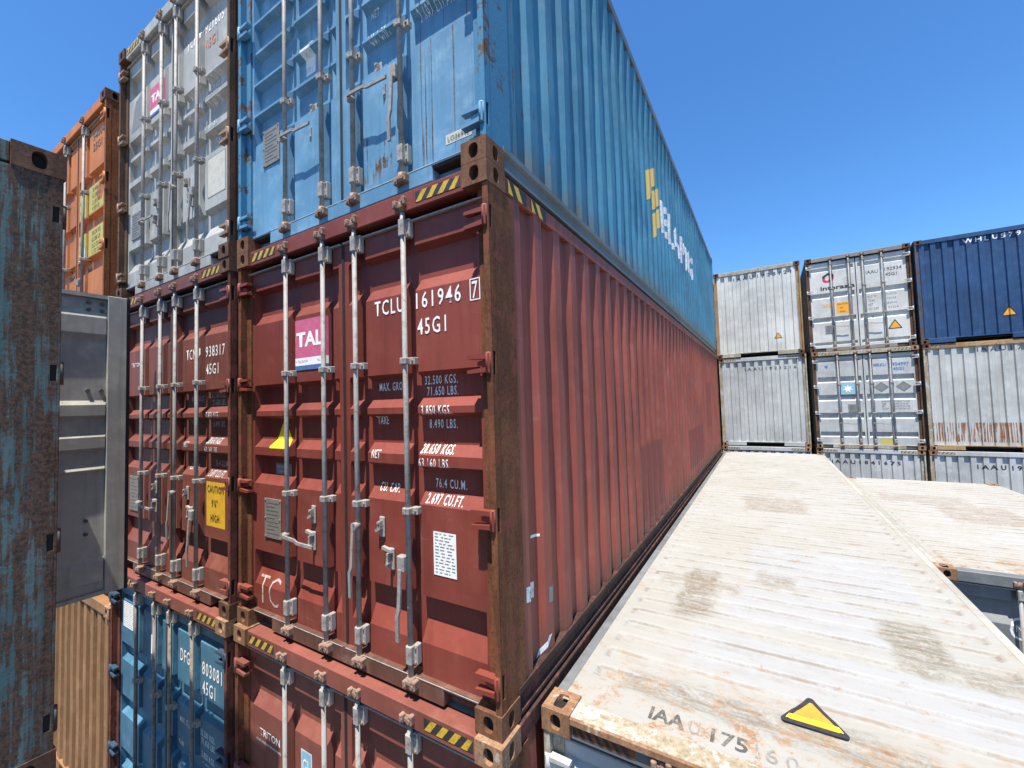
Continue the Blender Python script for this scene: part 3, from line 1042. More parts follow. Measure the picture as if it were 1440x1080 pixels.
    def rear(self):
        e, L, Hh = self.e, self.L, self.H
        bm = bmesh.new()
        n = 9
        x0, x1 = -HW + 0.105, HW - 0.105
        p = (x1 - x0) / n
        us = []
        for k in range(n):
            us += [(x0 + p * (k + t), f) for t, f in ((0, 1), (0.42, 1), (0.5, 0), (0.92, 0))]
        us.append((x1, 1))
        grid(bm, [u for u, f in us], [0.14, Hh - 0.11], lambda u, v: (u, L - 0.03 - 0.045 * (1 - lerp_tab(us, u)), v), flip=True)
        link('end_wall', bm, self.sidemat, e)
        bm = bmesh.new()
        box(bm, -HW + 0.162, HW - 0.162, L - 0.11, L - 0.014, Hh - 0.115, Hh - 0.010, 0.004)
        link('end_header', bm, self.rail, e)
        bm = bmesh.new()
        box(bm, -HW + 0.162, HW - 0.162, L - 0.11, L - 0.014, 0.015, 0.145, 0.004)
        link('end_sill', bm, self.rail, e)

    def end_wall(self):
        e, Hh = self.e, self.H
        x0, x1 = -HW + 0.100, HW - 0.100
        n = 10
        p = (x1 - x0) / (n - 0.42)
        tab = []
        for k in range(n):
            tab += [(x0 + p * (k + t), f) for t, f in ((0.0, 1), (0.44, 1), (0.52, 0), (0.92, 0))]
        tab = [(min(u, x1), f) for u, f in tab if u < x1 + 1e-6] + [(x1 + 0.002, 1)]
        us = [t[0] for t in tab]
        z0, z1 = 0.145, Hh - 0.118
        vs = [z0 + (z1 - z0) * k / 10 for k in range(11)]

        def pos(u, v, lift):
            ed = min(1, (v - z0) / 0.2, (z1 - v) / 0.2)
            return (u, 0.034 + 0.044 * (1 - lerp_tab(tab, u)) + wob(u + self.seed, 2, v, 0.006, 1.5) * ed - lift, v)
        bm = bmesh.new()
        grid(bm, us, vs, lambda u, v: pos(u, v, 0))
        o = link('end_wall', bm, self.wall, e)
        self.end = (o, Surf(pos, us, vs))

    def doors(self, prof, bar, brk, handles):
        e, Hh, zs = self.e, self.H, self.zs
        self.leaf = {}
        for s in (-1, 1):
            if ('left' if s < 0 else 'right') in self.skip:
                continue
            surf, (x0, x1, lo, hi) = door_fn(s, prof, zs, self.wobble, bars=self.bars)
            surf.pos_seed = self.seed
            bm = bmesh.new()
            us = fill_breaks(surf.ub, 0.13)
            vs = fill_breaks(surf.vb, 0.16)
            grid(bm, us, vs, lambda u, v: surf.pos(u, v, 0))
            # leaf edge and back
            box(bm, x0, x1, 0.135, 0.156, lo, hi)
            for (a, b) in ((x0 - 0.001, x0 + 0.002), (x1 - 0.002, x1 + 0.001)):
                box(bm, a, b, 0.070, 0.126, lo, hi)
            o = link('door', bm, self.doormat, e)
            self.leaf[s] = (o, surf)
            # seals round the leaf
            bm = bmesh.new()
            box(bm, x0, x1, 0.050, 0.122, lo - 0.018, lo + 0.004, 0.004, 0)
            box(bm, x0 - 0.002 if s > 0 else x0 - 0.012, x1 + 0.012 if s > 0 else x1 + 0.002, 0.088, 0.122, hi - 0.002, hi + 0.026, 0.004, 0)
            box(bm, x0, x1, 0.052, 0.086, hi + 0.002, hi + 0.014, 0.003, 1)
            box(bm, x0, x1, 0.040, 0.072, lo + 0.005, lo + 0.014, 0.003, 1)
            a, b = (x0 - 0.011, x0 - 0.002) if s > 0 else (x1 + 0.002, x1 + 0.011)
            box(bm, a, b, 0.066, 0.125, lo - 0.015, hi + 0.02, 0.0, 0)
            link('gasket', bm, [SEAL, SEAL_L], o)
            # locking bars
            for x in [q for q in self.bars if q * s > 0]:
                bm = bmesh.new()
                tube(bm, (x, 0.030, 0.085), (x, 0.030, Hh - 0.085), 0.0158, 12)
                for z, m in ((0.085, 1), (Hh - 0.085, 1)):
                    tube(bm, (x, 0.030, z - 0.030), (x, 0.030, z + 0.030), 0.024, 10, mi=1)
                    box(bm, x - 0.036, x + 0.014, 0.006, 0.046, z - 0.012, z + 0.012, 0.004, 1)
                link('locking_bar', bm, [bar, CAM], o)
                for z in (0.235 * zs, 2.683 * zs):
                    inst('bar_bracket', shared(('bar_bracket', 't', brk.name), b_tall, [brk, CAM]), o, (x, 0.030, z))
                for z in (1.035 * zs, 1.895 * zs):
                    inst('bar_bracket', shared(('bar_bracket', 'm', brk.name), b_mid, [brk, CAM]), o, (x, 0.030, z))
                for z in (0.075, Hh - 0.070):
                    inst('cam_keeper', shared(('cam_keeper',), b_cam, CAM), o, (x, 0.018 if z > 1 else 0.030, z))
            for z in (0.245 * zs, 1.053 * zs, 1.84 * zs, 2.60 * zs):
                inst('hinge', shared(('hinge', s, self.hinge_mat.name), hinge_build(s), self.hinge_mat), o, (s * (HW - 0.026), 0.010, z))
            if handles:
                xs = [q for q in self.bars if q * s > 0]
                pl = shared(('handle_catch', 'a', brk.name), catch_a, brk)
                pb = shared(('handle_catch', 'b', brk.name), catch_b, brk)
                cx = s * 0.38
                yb = surf.pos(cx, 0.92 * zs, 0)[1]
                inst('handle_catch', pl, o, (cx - s * 0.04, yb - 0.004, 0.905 * zs))
                inst('handle_catch', pb, o, (cx + 0.02, yb - 0.004, 0.735 * zs))
                hd = {'down': handle_down, 'hang': handle_hang, 'across': handle_across}
                kinds = handles[s]
                for x, kd, z in zip(xs, kinds, (0.90, 0.72)):
                    if kd:
                        inst('door_handle', shared(('door_handle', kd, bar.name), hd[kd], bar), o, (x, 0.022, (0.90 if kd == 'down' else 0.74) * zs))

    def hazards(self, mats):
        Hh = self.H
        sf = Surf(lambda u, v, l: (u, 0.018 - l, v), [], [])
        for s in (-1, 1):
            a, b = sorted((s * 1.035, s * 0.71))
            polys = [(rect(a, Hh - 0.094, b, Hh - 0.034), 0)] + stripes(a, Hh - 0.094, b, Hh - 0.034, 4, 0.048, 1)
            decal(self.header, 'hazard_stripes', sf, polys, list(mats), 0.002)


def lerp_tab_fast(tab, u, y0, p):
    t = ((u - y0) / p)
    k = math.floor(t + 1e-7)
    t -= k
    if t < 0.34:
        return 1.0
    if t < 0.50:
        return 1 - (t - 0.34) / 0.16
    if t < 0.84:
        return 0.0
    return (t - 0.84) / 0.16


#SCENE
# ------------------------------------------------------------------ ground
def make_ground():
    bm = bmesh.new()
    s = 300
    bm.faces.new([bm.verts.new(p) for p in ((-s, -s, 0), (s, -s, 0), (s, s, 0), (-s, s, 0))])
    o = link('ground', bm, ground_mat())
    o.location.z = -2.902
    o['kind'] = 'structure'


make_ground()

DUSTW = plain('chalk_marks', (0.50, 0.40, 0.36), 0.8, 0.6, 0, (0.24, 0.07, 0.05))
WEIGHTS = [('MAX. GROSS', 0.268, 1.735), ('TARE', 0.25, 1.525), ('NET', 0.246, 1.318), ('CU. CAP.', 0.274, 1.112)]
VALUES = [('32.500 KGS.', 0.655, 1.758), ('71.650 LBS.', 0.672, 1.692), ('3.850 KGS.', 0.67, 1.583), ('8.490 LBS.', 0.685, 1.503),
          ('28.650 KGS.', 0.645, 1.360), ('63.160 LBS.', 0.642, 1.283), ('76.4 CU.M.', 0.725, 1.163), ('2.697 CU.FT.', 0.682, 1.078)]


def number(c, code, num, typ, mat=WHITE, check=None, z=2.203, h=0.095, x0=0.298, x1=0.650, typmat=None):
    o, s = c.leaf[1]
    write(o, s, code, x0, z, h, mat, width=0.25, space=1.22)
    write(o, s, num, x1, z, h, mat, width=0.33, space=1.22)
    write(o, s, typ, x1 + 0.007, z - 0.155, h, typmat or mat, width=0.215, space=1.22)
    if check:
        a, b, c0, d = 1.040, 1.110, z - 0.012, z + h + 0.012
        w = 0.006
        decal(o, 'check_digit_frame', s, [(rect(a, c0, b, c0 + w), 0), (rect(a, d - w, b, d), 0), (rect(a, c0, a + w, d), 0), (rect(b - w, c0, b, d), 0)], mat)
        write(o, s, check, 1.056, z, h, mat, width=0.038)


def weights(c, mat, h=0.052, dz=0.0, vals=VALUES, heads=WEIGHTS):
    o, s = c.leaf[1]
    write_lines(o, s, [(t, x, z + dz) for t, x, z in heads], h, mat, sx=0.62)
    write_lines(o, s, [(t, x, z + dz) for t, x, z in vals], h, mat, sx=0.68)


def plate(c, x0, z0, x1, z1, mat=PLATE, side=-1):
    """riveted data plate standing a few millimetres off the leaf"""
    o, s = c.leaf[side]
    bm = bmesh.new()
    y = s.pos((x0 + x1) / 2, (z0 + z1) / 2, 0)[1]
    box(bm, x0, x1, y - 0.010, y - 0.002, z0, z1, 0.002)
    for x in (x0 + 0.012, x1 - 0.012):
        for z in (z0 + 0.012, (z0 + z1) / 2, z1 - 0.012):
            tube(bm, (x, y - 0.010, z), (x, y - 0.015, z), 0.007, 6)
    n = 9
    for k in range(n):
        zz = z0 + 0.035 + (z1 - z0 - 0.07) * k / (n - 1)
        box(bm, x0 + 0.03, x1 - 0.03 - 0.05 * (k % 3 == 1), y - 0.0112, y - 0.0098, zz, zz + 0.006, mi=1)
    link('data_plate', bm, [mat, CHAR], o)


def paper(c, x0, z0, x1, z1, side=1, mat=WHITE):
    o, s = c.leaf[side]
    polys = [(rect(x0, z0, x1, z1), 0)]
    rnd = random.Random(3)
    n = 13
    for k in range(n):
        z = z0 + (z1 - z0) * (0.06 + 0.88 * k / (n - 1))
        x = x0 + 0.012
        while x < x1 - 0.03:
            w = rnd.uniform(0.01, 0.035)
            polys.append((rect(x, z, min(x + w, x1 - 0.01), z + 0.0055), 1))
            x += w + rnd.uniform(0.006, 0.02)
    decal(o, 'sticker', s, polys, [mat, MIDG], 0.003)


def lease_sticker(c, x0, z0, x1, z1):
    o, s = c.leaf[-1]
    a = z0 + (z1 - z0) * 0.24
    b = z0 + (z1 - z0) * 0.09
    p = decal(o, 'sticker', s, [(rect(x0, a, x1, z1), 0), (rect(x0, b, x1, a), 1), (rect(x0, z0, x1, b), 2)], [PINK, WHITE, SLATE], 0.003)
    write(o, s, 'TAL', x0 + 0.03, z0 + (z1 - z0) * 0.47, (z1 - z0) * 0.28, WHITE, sx=1.0, bold=0.05, width=(x1 - x0) * 0.86, lift=0.0040)
    write(o, s, '+ TALINTERNATIONAL', x0 + 0.02, z0 + (z1 - z0) * 0.14, (z1 - z0) * 0.055, SLATE, width=(x1 - x0) * 0.8, lift=0.0040)


# ---- main stack, nearest the camera
MX = -1.219
RAIL_R = rusty('shade_darkened_red_rail', (0.045, 0.026, 0.020), (0.085, 0.042, 0.032), (0.14, 0.045, 0.033), seed=14, amount=0.25)  # browns darkened to bake the shade under the wall into the rail
triton = Box('reddish brown container at the bottom of the near stack, under the container numbered 161946', (MX + 0.02, -0.036, -2.896), wall=RED_T,
             sidemat=RED_S, post=POST_R, cast=CAST_L, prof='five', handles={-1: ('across', None), 1: ('down', 'hang')}, seed=31, bar=BAR, rail=RAIL_R)
tclu = Box('reddish brown container with white number 161946 and a pink sticker on its doors', (MX, 0, 0), wall=RED, sidemat=RED_S, post=POST_R,
           cast=CAST, prof='five', handles={-1: ('across', None), 1: ('down', 'hang')}, seed=1, wobble=0.003, rail=RAIL_R, top_rail=RED_S)
blue = Box('bright blue container on top of the near stack, gold emblem on its side', (MX, 0, 2.898), wall=BLUE, sidemat=BLUE_S, post=POST_B,
           cast=CAST, prof='many', handles={-1: ('across', None), 1: ('across', 'hang')}, seed=5,
           rail=paint('blue_brown_rail_paint', (0.17, 0.19, 0.19), rust=0.3, streak=0.5, fade=0.2, seed=21, pale=(0.10, 0.24, 0.33)), wobble=0.005)

number(tclu, 'TCLU', '161946', '45G1', check='7')
weights(tclu, WHITE)
lease_sticker(tclu, -0.560, 1.915, -0.203, 2.28)
o, s = tclu.leaf[-1]
decal(o, 'warning_sticker', s, triangle(-0.775, 1.42, 0.25), [LEMON, LEMON])
decal(o, 'sticker', s, [(rect(-0.90, 1.14, -0.69, 1.225), 0)], MIDG)
write(o, s, 'CORTEN STEEL', -0.885, 1.188, 0.02, WHITE_W, width=0.17, lift=0.0036)
write(o, s, 'CONTAINER', -0.87, 1.155, 0.02, WHITE_W, width=0.14, lift=0.0036)
write(o, s, 'TC', -1.05, 0.16, 0.22, DUSTW, sx=0.8, bold=-0.022, width=0.27)
plate(tclu, -0.95, 0.67, -0.735, 0.965)
paper(tclu, 0.745, 0.69, 0.907, 0.93)
so, ss = tclu.side[1]
for q, m in (([(0.30, 0.535), (0.45, 0.50), (0.456, 0.588), (0.303, 0.616)], WHITE_W), ([(0.58, 0.42), (0.705, 0.404), (0.71, 0.48), (0.578, 0.515)], MIDG),
             ([(0.433, 0.842), (0.512, 0.834), (0.514, 0.85), (0.434, 0.858)], WHITE), ([(0.45, 0.150), (0.49, 0.148), (0.60, 0.235), (0.56, 0.24)], WHITE_W)):
    decal(so, 'sticker', ss, [(q, 0)], m)
write(so, ss, 'ISO', 0.335, 0.545, 0.04, MIDG, lift=0.0036)
for (y0, y1) in ((0.215, 0.43), (0.49, 0.69)):
    decal(so, 'hazard_stripes', Surf(lambda u, v, l: (HW - 0.008 + l, u, v), [], []),
          [(rect(y0, 2.798, y1, 2.872), 0)] + stripes(y0, 2.798, y1, 2.872, 2, -0.05, 1), [BLACK, YELLOW], 0.003)

o, s = triton.leaf[-1]
write(o, s, 'TRITON', -0.985, 2.125, 0.052, WHITE, sx=0.9, bold=0.02, width=0.26)
write(o, s, 'CONTAINER INTERNATIONAL', -1.03, 2.075, 0.018, WHITE, width=0.32)
decal(o, 'sticker', s, [(rect(-0.475, 1.98, -0.355, 2.22), 0), (rect(-0.467, 2.03, -0.363, 2.21), 1)], [WHITE_W, CYAN])
write(o, s, 'GL', -0.455, 2.07, 0.10, WHITE, width=0.085, lift=0.0040)
number(triton, 'TRLU', '706215', '45G1', z=2.05)
weights(triton, WHITE)

plate(blue, -0.955, 0.66, -0.735, 0.955, PLATE)
o, s = blue.leaf[1]
decal(o, 'sticker', s, [(rect(0.90, 0.205, 1.08, 0.262), 0)], BEIGE)
write(o, s, 'LO26942', 0.915, 0.219, 0.028, CHAR, width=0.15, lift=0.0036)
o, s = blue.leaf[-1]
arch = [(-0.47, 1.24), (-0.36, 1.24), (-0.355, 1.42)] + [(-0.415 + 0.06 * math.cos(math.radians(a)), 1.43 + 0.07 * math.sin(math.radians(a))) for a in range(0, 181, 20)] + [(-0.475, 1.42)]
decal(o, 'sticker', s, [(arch, 0)], WHITE_W)
number(blue, 'HLXU', '634790', '45G1', z=2.30)
weights(blue, WHITE_W)
so, ss = blue.side[1]
B0 = 2.898
shards = [[(3.737, 4.578), (3.95, 4.70), (4.295, 4.879), (4.303, 4.636), (4.011, 4.462), (3.897, 4.271), (3.735, 4.187)],
          [(4.001, 4.413), (4.511, 4.679), (4.52, 4.429), (4.029, 4.162), (3.934, 4.268)],
          [(4.034, 4.11), (4.541, 4.398), (4.523, 4.109), (4.231, 3.961), (4.214, 3.881), (3.982, 3.733)]]
decal(so, 'emblem', ss, [([(y, z - B0) for y, z in q], 0) for q in shards], GOLD, 0.003)
write(so, ss, 'ELAPMS', 4.70, 4.12 - B0, 0.47, WHITE_W, sx=0.75, bold=0.055, space=1.12, width=3.20, lift=0.003)

# ---- second column
NX = -3.729
dfg = Box('steel blue container with white number 803081 at the bottom of the second stack', (NX, -0.05, -2.896), wall=BLUE_D, sidemat=BLUE_D, post=POST_N, cast=CAST_L,
          prof='three', handles={-1: (None, None), 1: ('down', None)}, seed=41, bar=BAR_R, header_mat=RED_T, hinge=plain('dark_blue_hinge_paint', (0.03, 0.06, 0.10), 0.6, 0.4))
tcn = Box('faded red container with white number 938317 and a yellow caution sticker', (NX, -0.024, 0.0), wall=RED_N, sidemat=RED_N, post=POST_N, cast=CAST_D,
          prof='five', handles={-1: ('across', None), 1: ('down', 'hang')}, seed=42)
gry = Box('pale grey container with dark rusty posts on top of the second stack', (NX, -0.03, 2.898), Hh=2.83, wall=GREY, sidemat=GREY, post=POST_G, cast=CAST_D,
          prof='five', handles={-1: ('across', None), 1: ('down', 'hang')}, seed=43, brk=BAR, wobble=0.006, hinge=CAM)
number(tcn, 'TCNU', '938317', '45G1', z=2.12, x1=0.667)
weights(tcn, WHITE_W)
o, s = tcn.leaf[-1]
write(o, s, 'TRITON', -1.0, 2.14, 0.045, WHITE, sx=0.9, width=0.24)
decal(o, 'sticker', s, [(rect(-0.33, 2.02, -0.23, 2.22), 0)], ICE)
plate(tcn, -1.0, 0.62, -0.78, 0.98)
o, s = tcn.leaf[1]
decal(o, 'caution_sticker', s, [(rect(0.68, 0.655, 1.0, 1.035), 0)], YELLOW)
write_lines(o, s, [('CAUTION', 0.70, 0.945), ("9'6\"", 0.775, 0.825), ('HIGH', 0.755, 0.70)], 0.062, BLACK, sx=0.78, lift=0.0036)
number(gry, 'TCLU', '921605', '45G1', z=2.19, x1=0.66, typmat=BROWNT, mat=WHITE)
weights(gry, WHITE_W)
lease_sticker(gry, -0.545, 1.86, -0.21, 2.17)
o, s = gry.leaf[-1]
decal(o, 'sticker', s, [([(-1.07, 1.88), (-0.74, 1.88), (-0.74, 2.25), (-0.95, 2.2)], 0)], MIDG)
plate(gry, -1.0, 0.64, -0.77, 0.93)
o, s = gry.leaf[1]
fr = (0.70, 0.64, 1.02, 1.0)
decal(o, 'sticker', s, [(rect(fr[0], fr[1], fr[2], fr[3]), 0), (rect(fr[0] + 0.008, fr[1] + 0.008, fr[2] - 0.008, fr[3] - 0.008), 1)], [MIDG, BEIGE])
o, s = dfg.leaf[1]
number(dfg, 'DFGU', '803081', '45G1', z=2.315, h=0.11, x0=0.27, x1=0.68)
weights(dfg, WHITE, dz=0.05)
o, s = dfg.leaf[-1]
paper(dfg, -1.06, 2.30, -0.80, 2.56, -1)
decal(o, 'sticker', s, [(rect(-0.36, 2.20, -0.24, 2.38), 0)], WHITE)

# ---- third column, lower and further left
OX = -5.055 - HW
tan = Box('tan container with a plain ribbed end wall, low at the left', (OX + 0.02, -0.03, -2.9), Hh=2.438, front='blank', wall=TAN, sidemat=TAN, post=POST_R, cast=CAST_L,
          roof=plain('cream_roof_plate', (0.62, 0.52, 0.36), 0.7, 0.4), seed=51, header_mat=TAN, hazard=False)
mid = Box('brown container between the tan container and the orange container', (OX - 0.02, 0.02, -0.41), wall=RED_N, sidemat=RED_N, post=POST_N, cast=CAST_D,
          handles=None, seed=52)
org = Box('orange container with yellow panels on its doors, above the open grey door', (-5.25 - HW, -0.06, 2.56), wall=ORANGE, sidemat=POST_O, post=POST_O, cast=CAST_D,
          prof='orange', handles={-1: (None,), 1: ('hang',)}, seed=53, hazard=False, brk=BAR, bars=(-0.37, 0.37))
o, s = org.leaf[1]
for x0, x1 in ((0.075, 0.325), (0.425, 1.075)):
    for z0, z1 in ((1.605, 1.94), (1.06, 1.39)):
        decal(o, 'yellow_panel', s, [(rect(x0, z0, x1, z1), 0)], OLIVE)
write(o, s, 'TCKU', 0.10, 2.49, 0.10, FADED, width=0.21)
write(o, s, '540046', 0.55, 2.52, 0.10, FADED, width=0.47)
write(o, s, '25G1', 0.56, 2.375, 0.10, FADED, width=0.30)
write_lines(o, s, [('MAX.GR.', 0.10, 1.80), ('TARE', 0.10, 1.66), ('NET', 0.10, 1.27), ('CU.CAP.', 0.10, 1.14)], 0.055, CHAR, lift=0.0028, sx=0.6)
write_lines(o, s, [('30.480 KG', 0.55, 1.86), ('67.200 LB', 0.55, 1.78), ('2.230 KG', 0.55, 1.70), ('4.920 LB', 0.55, 1.625),
                   ('28.250 KG', 0.55, 1.31), ('62.280 LB', 0.55, 1.23), ('33.2 CU.M', 0.55, 1.15), ('1.172 CU.F', 0.55, 1.075)], 0.055, CHAR, lift=0.0028, sx=0.9)
decal(o, 'torn_sticker', s, [([(0.08, 1.07), (0.30, 1.05), (0.31, 1.24), (0.22, 1.17), (0.14, 1.22)], 0)], WHITE_W, 0.003)

# ---- the weathered teal container at the left edge, doors turned to the stacks, one leaf open
teal = Box('rusty teal container at the left edge with its grey door swung open', (-1.70 - HW, -1.13, 0.0), wall=GREY_O, sidemat=TEAL, post=TEAL, cast=CAST_D, rail=TEAL,
           rot=math.pi, prof='five', handles={-1: (None, None), 1: (None, None)}, seed=61, hazard=False, skip=('right',), header_mat=TEAL, notch=0.038, hinge=TEAL)


def open_leaf(c):
    """inner face of a door leaf opened a quarter turn about its hinge; built in the container's own axes"""
    bm = bmesh.new()
    hx = HW - 0.09                                  # plane of the inner face, local x
    t = 0.055
    y_h, y_f = -0.02, -0.93                         # hinge side, free edge
    z0, z1 = 0.02, 2.745
    tab = [(z0 + 0.03, 0), (0.145, 0), (0.15, 1), (0.325, 1), (0.355, 0), (0.98, 0), (1.11, 0), (1.145, 1), (1.15, 1), (1.20, 0.0), (1.30, 0.0), (1.34, 1), (1.44, 1),
           (1.475, 0), (1.60, 0), (1.635, 1), (1.73, 1), (1.77, 0), (2.31, 0), (2.38, 1), (2.53, 1), (2.575, 0.2), (2.60, -0.3), (2.715, -0.3)]
    ys = [y_f + 0.135, y_f + 0.145, y_h - 0.14, y_h - 0.13]
    zs = fill_breaks([q[0] for q in tab], 0.2)
    grid(bm, ys, zs, lambda u, v: (hx + 0.030 - 0.028 * (lerp_tab(tab, v) if y_f + 0.14 < u < y_h - 0.135 else 0) + wob(u, 5, v, 0.004), u, v), flip=True)
    box(bm, hx - 0.004, hx + t, y_f, y_f + 0.136, z0, z1, 0.004)
    box(bm, hx - 0.004, hx + t, y_h - 0.131, y_h, z0, z1, 0.004)
    box(bm, hx + 0.004, hx + t, y_f + 0.136, y_h - 0.131, z0, z0 + 0.034)
    box(bm, hx + 0.000, hx + t, y_f + 0.136, y_h - 0.131, 2.71, z1)
    box(bm, hx + 0.034, hx + t, y_f + 0.136, y_h - 0.131, z0 + 0.034, 2.71)
    d = link('door', bm, GREY_O, c.e)
    d['label'] = 'dusty grey door leaf standing open'
    bm = bmesh.new()
    box(bm, hx + 0.006, hx + 0.05, y_f - 0.028, y_f - 0.001, z0 - 0.01, z1 + 0.012, 0.004)
    link('gasket', bm, SEAL, d)
    for z in (2.665, 2.60, 1.86, 0.70, 0.58):
        for y in (y_f + 0.17, y_f + 0.26, y_f + 0.48):
            if (z > 1 and y > y_f + 0.4) or (0.5 < z < 0.75 and y < y_f + 0.25):
                continue
            bm = bmesh.new()
            tube(bm, (hx + 0.036, y, z), (hx + 0.012, y, z), 0.016, 8)
            link('bolt', bm, CHAR, d)


open_leaf(teal)

# ---- the two roofs on the right
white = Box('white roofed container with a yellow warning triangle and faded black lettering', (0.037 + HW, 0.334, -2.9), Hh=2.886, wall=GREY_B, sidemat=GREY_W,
            post=POST_W, cast=CAST_L, roof=ROOF_A, prof='three', handles={-1: (None, None), 1: (None, None)}, seed=71, header_mat=GREY_D, rail=CREAM_R, hazard=False, left_rail=GREY_D)  # left rail painted dark grey to draw the stack's shadow along the roof edge
o, s = white.roof
hx = white.H
bm = bmesh.new()
box(bm, -HW + 0.162, HW - 0.162, 0.014, 0.136, hx - 0.018, hx - 0.004, 0.004, 1)
box(bm, -HW + 0.162, HW - 0.162, -0.002, 0.014, hx - 0.045, hx - 0.006, 0.005, 0)
link('roof_edge_strip', bm, [CAST_L, POST_W], white.e)
flat = Surf(lambda u, v, l: (u, v, hx - 0.012 + l), [], [])
GHOST = plain('almost_worn_lettering', (0.20, 0.195, 0.18), 0.7, 0.7, 0, (0.34, 0.32, 0.27))
write(o, s, 'IAA', -0.70, 0.205, 0.094, FADED, width=0.175, bold=0.03, lift=0.002)
write(o, s, 'U', -0.505, 0.20, 0.092, GHOST, width=0.05, bold=0.0, lift=0.002)
write(o, s, '175', -0.405, 0.192, 0.094, FADED, width=0.16, bold=0.02, lift=0.002)
write(o, s, '16', -0.215, 0.187, 0.092, GHOST, width=0.09, bold=0.0, lift=0.002)
write(o, s, '0', -0.095, 0.184, 0.092, GHOST, width=0.05, bold=0.0, lift=0.002)
write(o, s, '7', 0.06, 0.18, 0.092, GHOST, width=0.05, bold=0.02, lift=0.002)
def bridged(u, v, l):
    """stiff sheet that spans the trough instead of following it all the way down"""
    x, y, z = s.pos(u, v, 0)
    return (x, y, z + (hx - 0.012 - z) * 0.82 + l)


sb = Surf(bridged, s.ub, s.vb)
decal(o, 'warning_triangle', sb, triangle(0.035, 0.605, 0.285), [BLACK, SIGN_Y], 0.002)
decal(o, 'warning_triangle', sb, [([(-0.085, 0.545), (0.155, 0.545), (0.138, 0.582), (-0.068, 0.582)], 0)], LEMON, 0.0036)
sf = Surf(lambda u, v, l: (u, 0.018 - l, v), [], [])
decal(white.header, 'hazard_stripes', sf, [(rect(-1.045, hx - 0.10, -0.72, hx - 0.03), 0)] + stripes(-1.045, hx - 0.10, -0.72, hx - 0.03, 7, -0.045, 1), [POST_O, BLACK], 0.002)
number(white, 'IAAU', '175160', '45G1', CHAR)

cream = Box('lower cream roofed container with dark grey doors beyond the white roof', (2.69 + HW, 4.672, -2.9), L=6.058, Hh=2.591, wall=GREY_D, sidemat=GREY_W, post=POST_W,
            cast=CAST_L, roof=ROOF_B, prof='five', handles={-1: (None, None), 1: (None, None)}, seed=72, header_mat=GREY_D, rail=CREAM_R, hazard=False)
o, s = cream.leaf[-1]
ring = lambda r0, r1, cx, cz: [([(cx + r * math.cos(math.radians(a)), cz + r * math.sin(math.radians(a))) for r, a in ((r0, t), (r1, t), (r1, t + 20), (r0, t + 20))], 0) for t in range(0, 360, 20)]
decal(o, 'emblem', s, ring(0.10, 0.122, -0.555, 2.02), WHITE_W)
write(o, s, 'NK', -0.615, 1.985, 0.075, WHITE_W, width=0.12)

# ---- the far stack across the end of the yard
FY = 14.01
FAR = (-1.47, 1.091, 3.652, 6.161)
shade_lo = Box('pale grey container in the shade behind the near stack, lower one', (FAR[0], FY + 0.04, 0.0), front='blank', wall=GREY, sidemat=GREY, post=POST_N, cast=CAST_D, seed=80, hz=(BRN, PALE_Y))
shade_hi = Box('pale grey container in the shade behind the near stack, upper one', (FAR[0], FY + 0.04, 2.9), front='blank', wall=GREY, sidemat=GREY, post=POST_N, cast=CAST_D, seed=81, hz=(BRN, PALE_Y))
Box('pale grey container at the foot of the stack behind the near stack', (FAR[0], FY + 0.04, -2.9), front='blank', wall=GREY, sidemat=GREY, post=POST_N, cast=CAST_D, seed=82, hz=(BRN, PALE_Y))
a0 = Box('pale grey container hidden under the far left stack', (FAR[1], FY, -2.9), front='blank', wall=GREY_B, sidemat=GREY, post=POST_W, cast=CAST_L, seed=83, hz=(BRN, PALE_Y))
a1 = Box('pale grey ribbed container end at the far end of the white roof', (FAR[1] + 0.012, FY + 0.02, 0.0), rot=0.004, front='blank', wall=GREY_B, sidemat=GREY, post=POST_W, cast=CAST_L, seed=84, hz=(BRN, PALE_Y))
a2 = Box('off white ribbed container end with orange rusty posts in the far stack', (FAR[1] + -0.02, FY + -0.015, 2.9), rot=-0.005, front='blank', wall=GREY_W, sidemat=GREY, post=POST_O2, cast=CAST_D, seed=85, rail=POST_O2, hazard=False,
         header_mat=POST_W)
b0 = Box('pale grey ribbed container end under the grey doors in the far stack', (FAR[2], FY, -2.9), front='blank', wall=GREY_B, sidemat=GREY, post=POST_W, cast=CAST_L, seed=86, hz=(BRN, PALE_Y))
b1 = Box('blue grey container with a light blue star emblem and grey diamonds on its doors', (FAR[2] + 0.015, FY + -0.02, 0.0), rot=0.003, wall=GREY_B, sidemat=GREY, post=POST_G, cast=CAST_L, prof='three',
         handles={-1: ('across', None), 1: ('across', None)}, seed=87, header_mat=POST_W, hz=(BRN, PALE_Y))
b2 = Box('white container with a red and black ring emblem on its doors', (FAR[2] + -0.005, FY + 0.03, 2.9), rot=-0.004, wall=GREY_W, sidemat=GREY, post=POST_G, cast=CAST_D, prof='two',
         handles={-1: ('across', None), 1: ('across', None)}, seed=88, header_mat=GREY_C2, hazard=False)
c0 = Box('pale grey ribbed container end at the foot of the right hand far stack', (FAR[3], FY, -2.9), front='blank', wall=GREY_B, sidemat=GREY, post=POST_W, cast=CAST_L, seed=89, hz=(BRN, PALE_Y))
c1 = Box('pale grey ribbed container end with a rusty red band along its bottom', (FAR[3] + 0.02, FY + 0.0, 0.0), rot=0.004, front='blank', wall=GREY_C, sidemat=GREY, post=POST_W, cast=CAST_L, seed=90, header_mat=POST_O2, hz=(BRN, POST_O2))
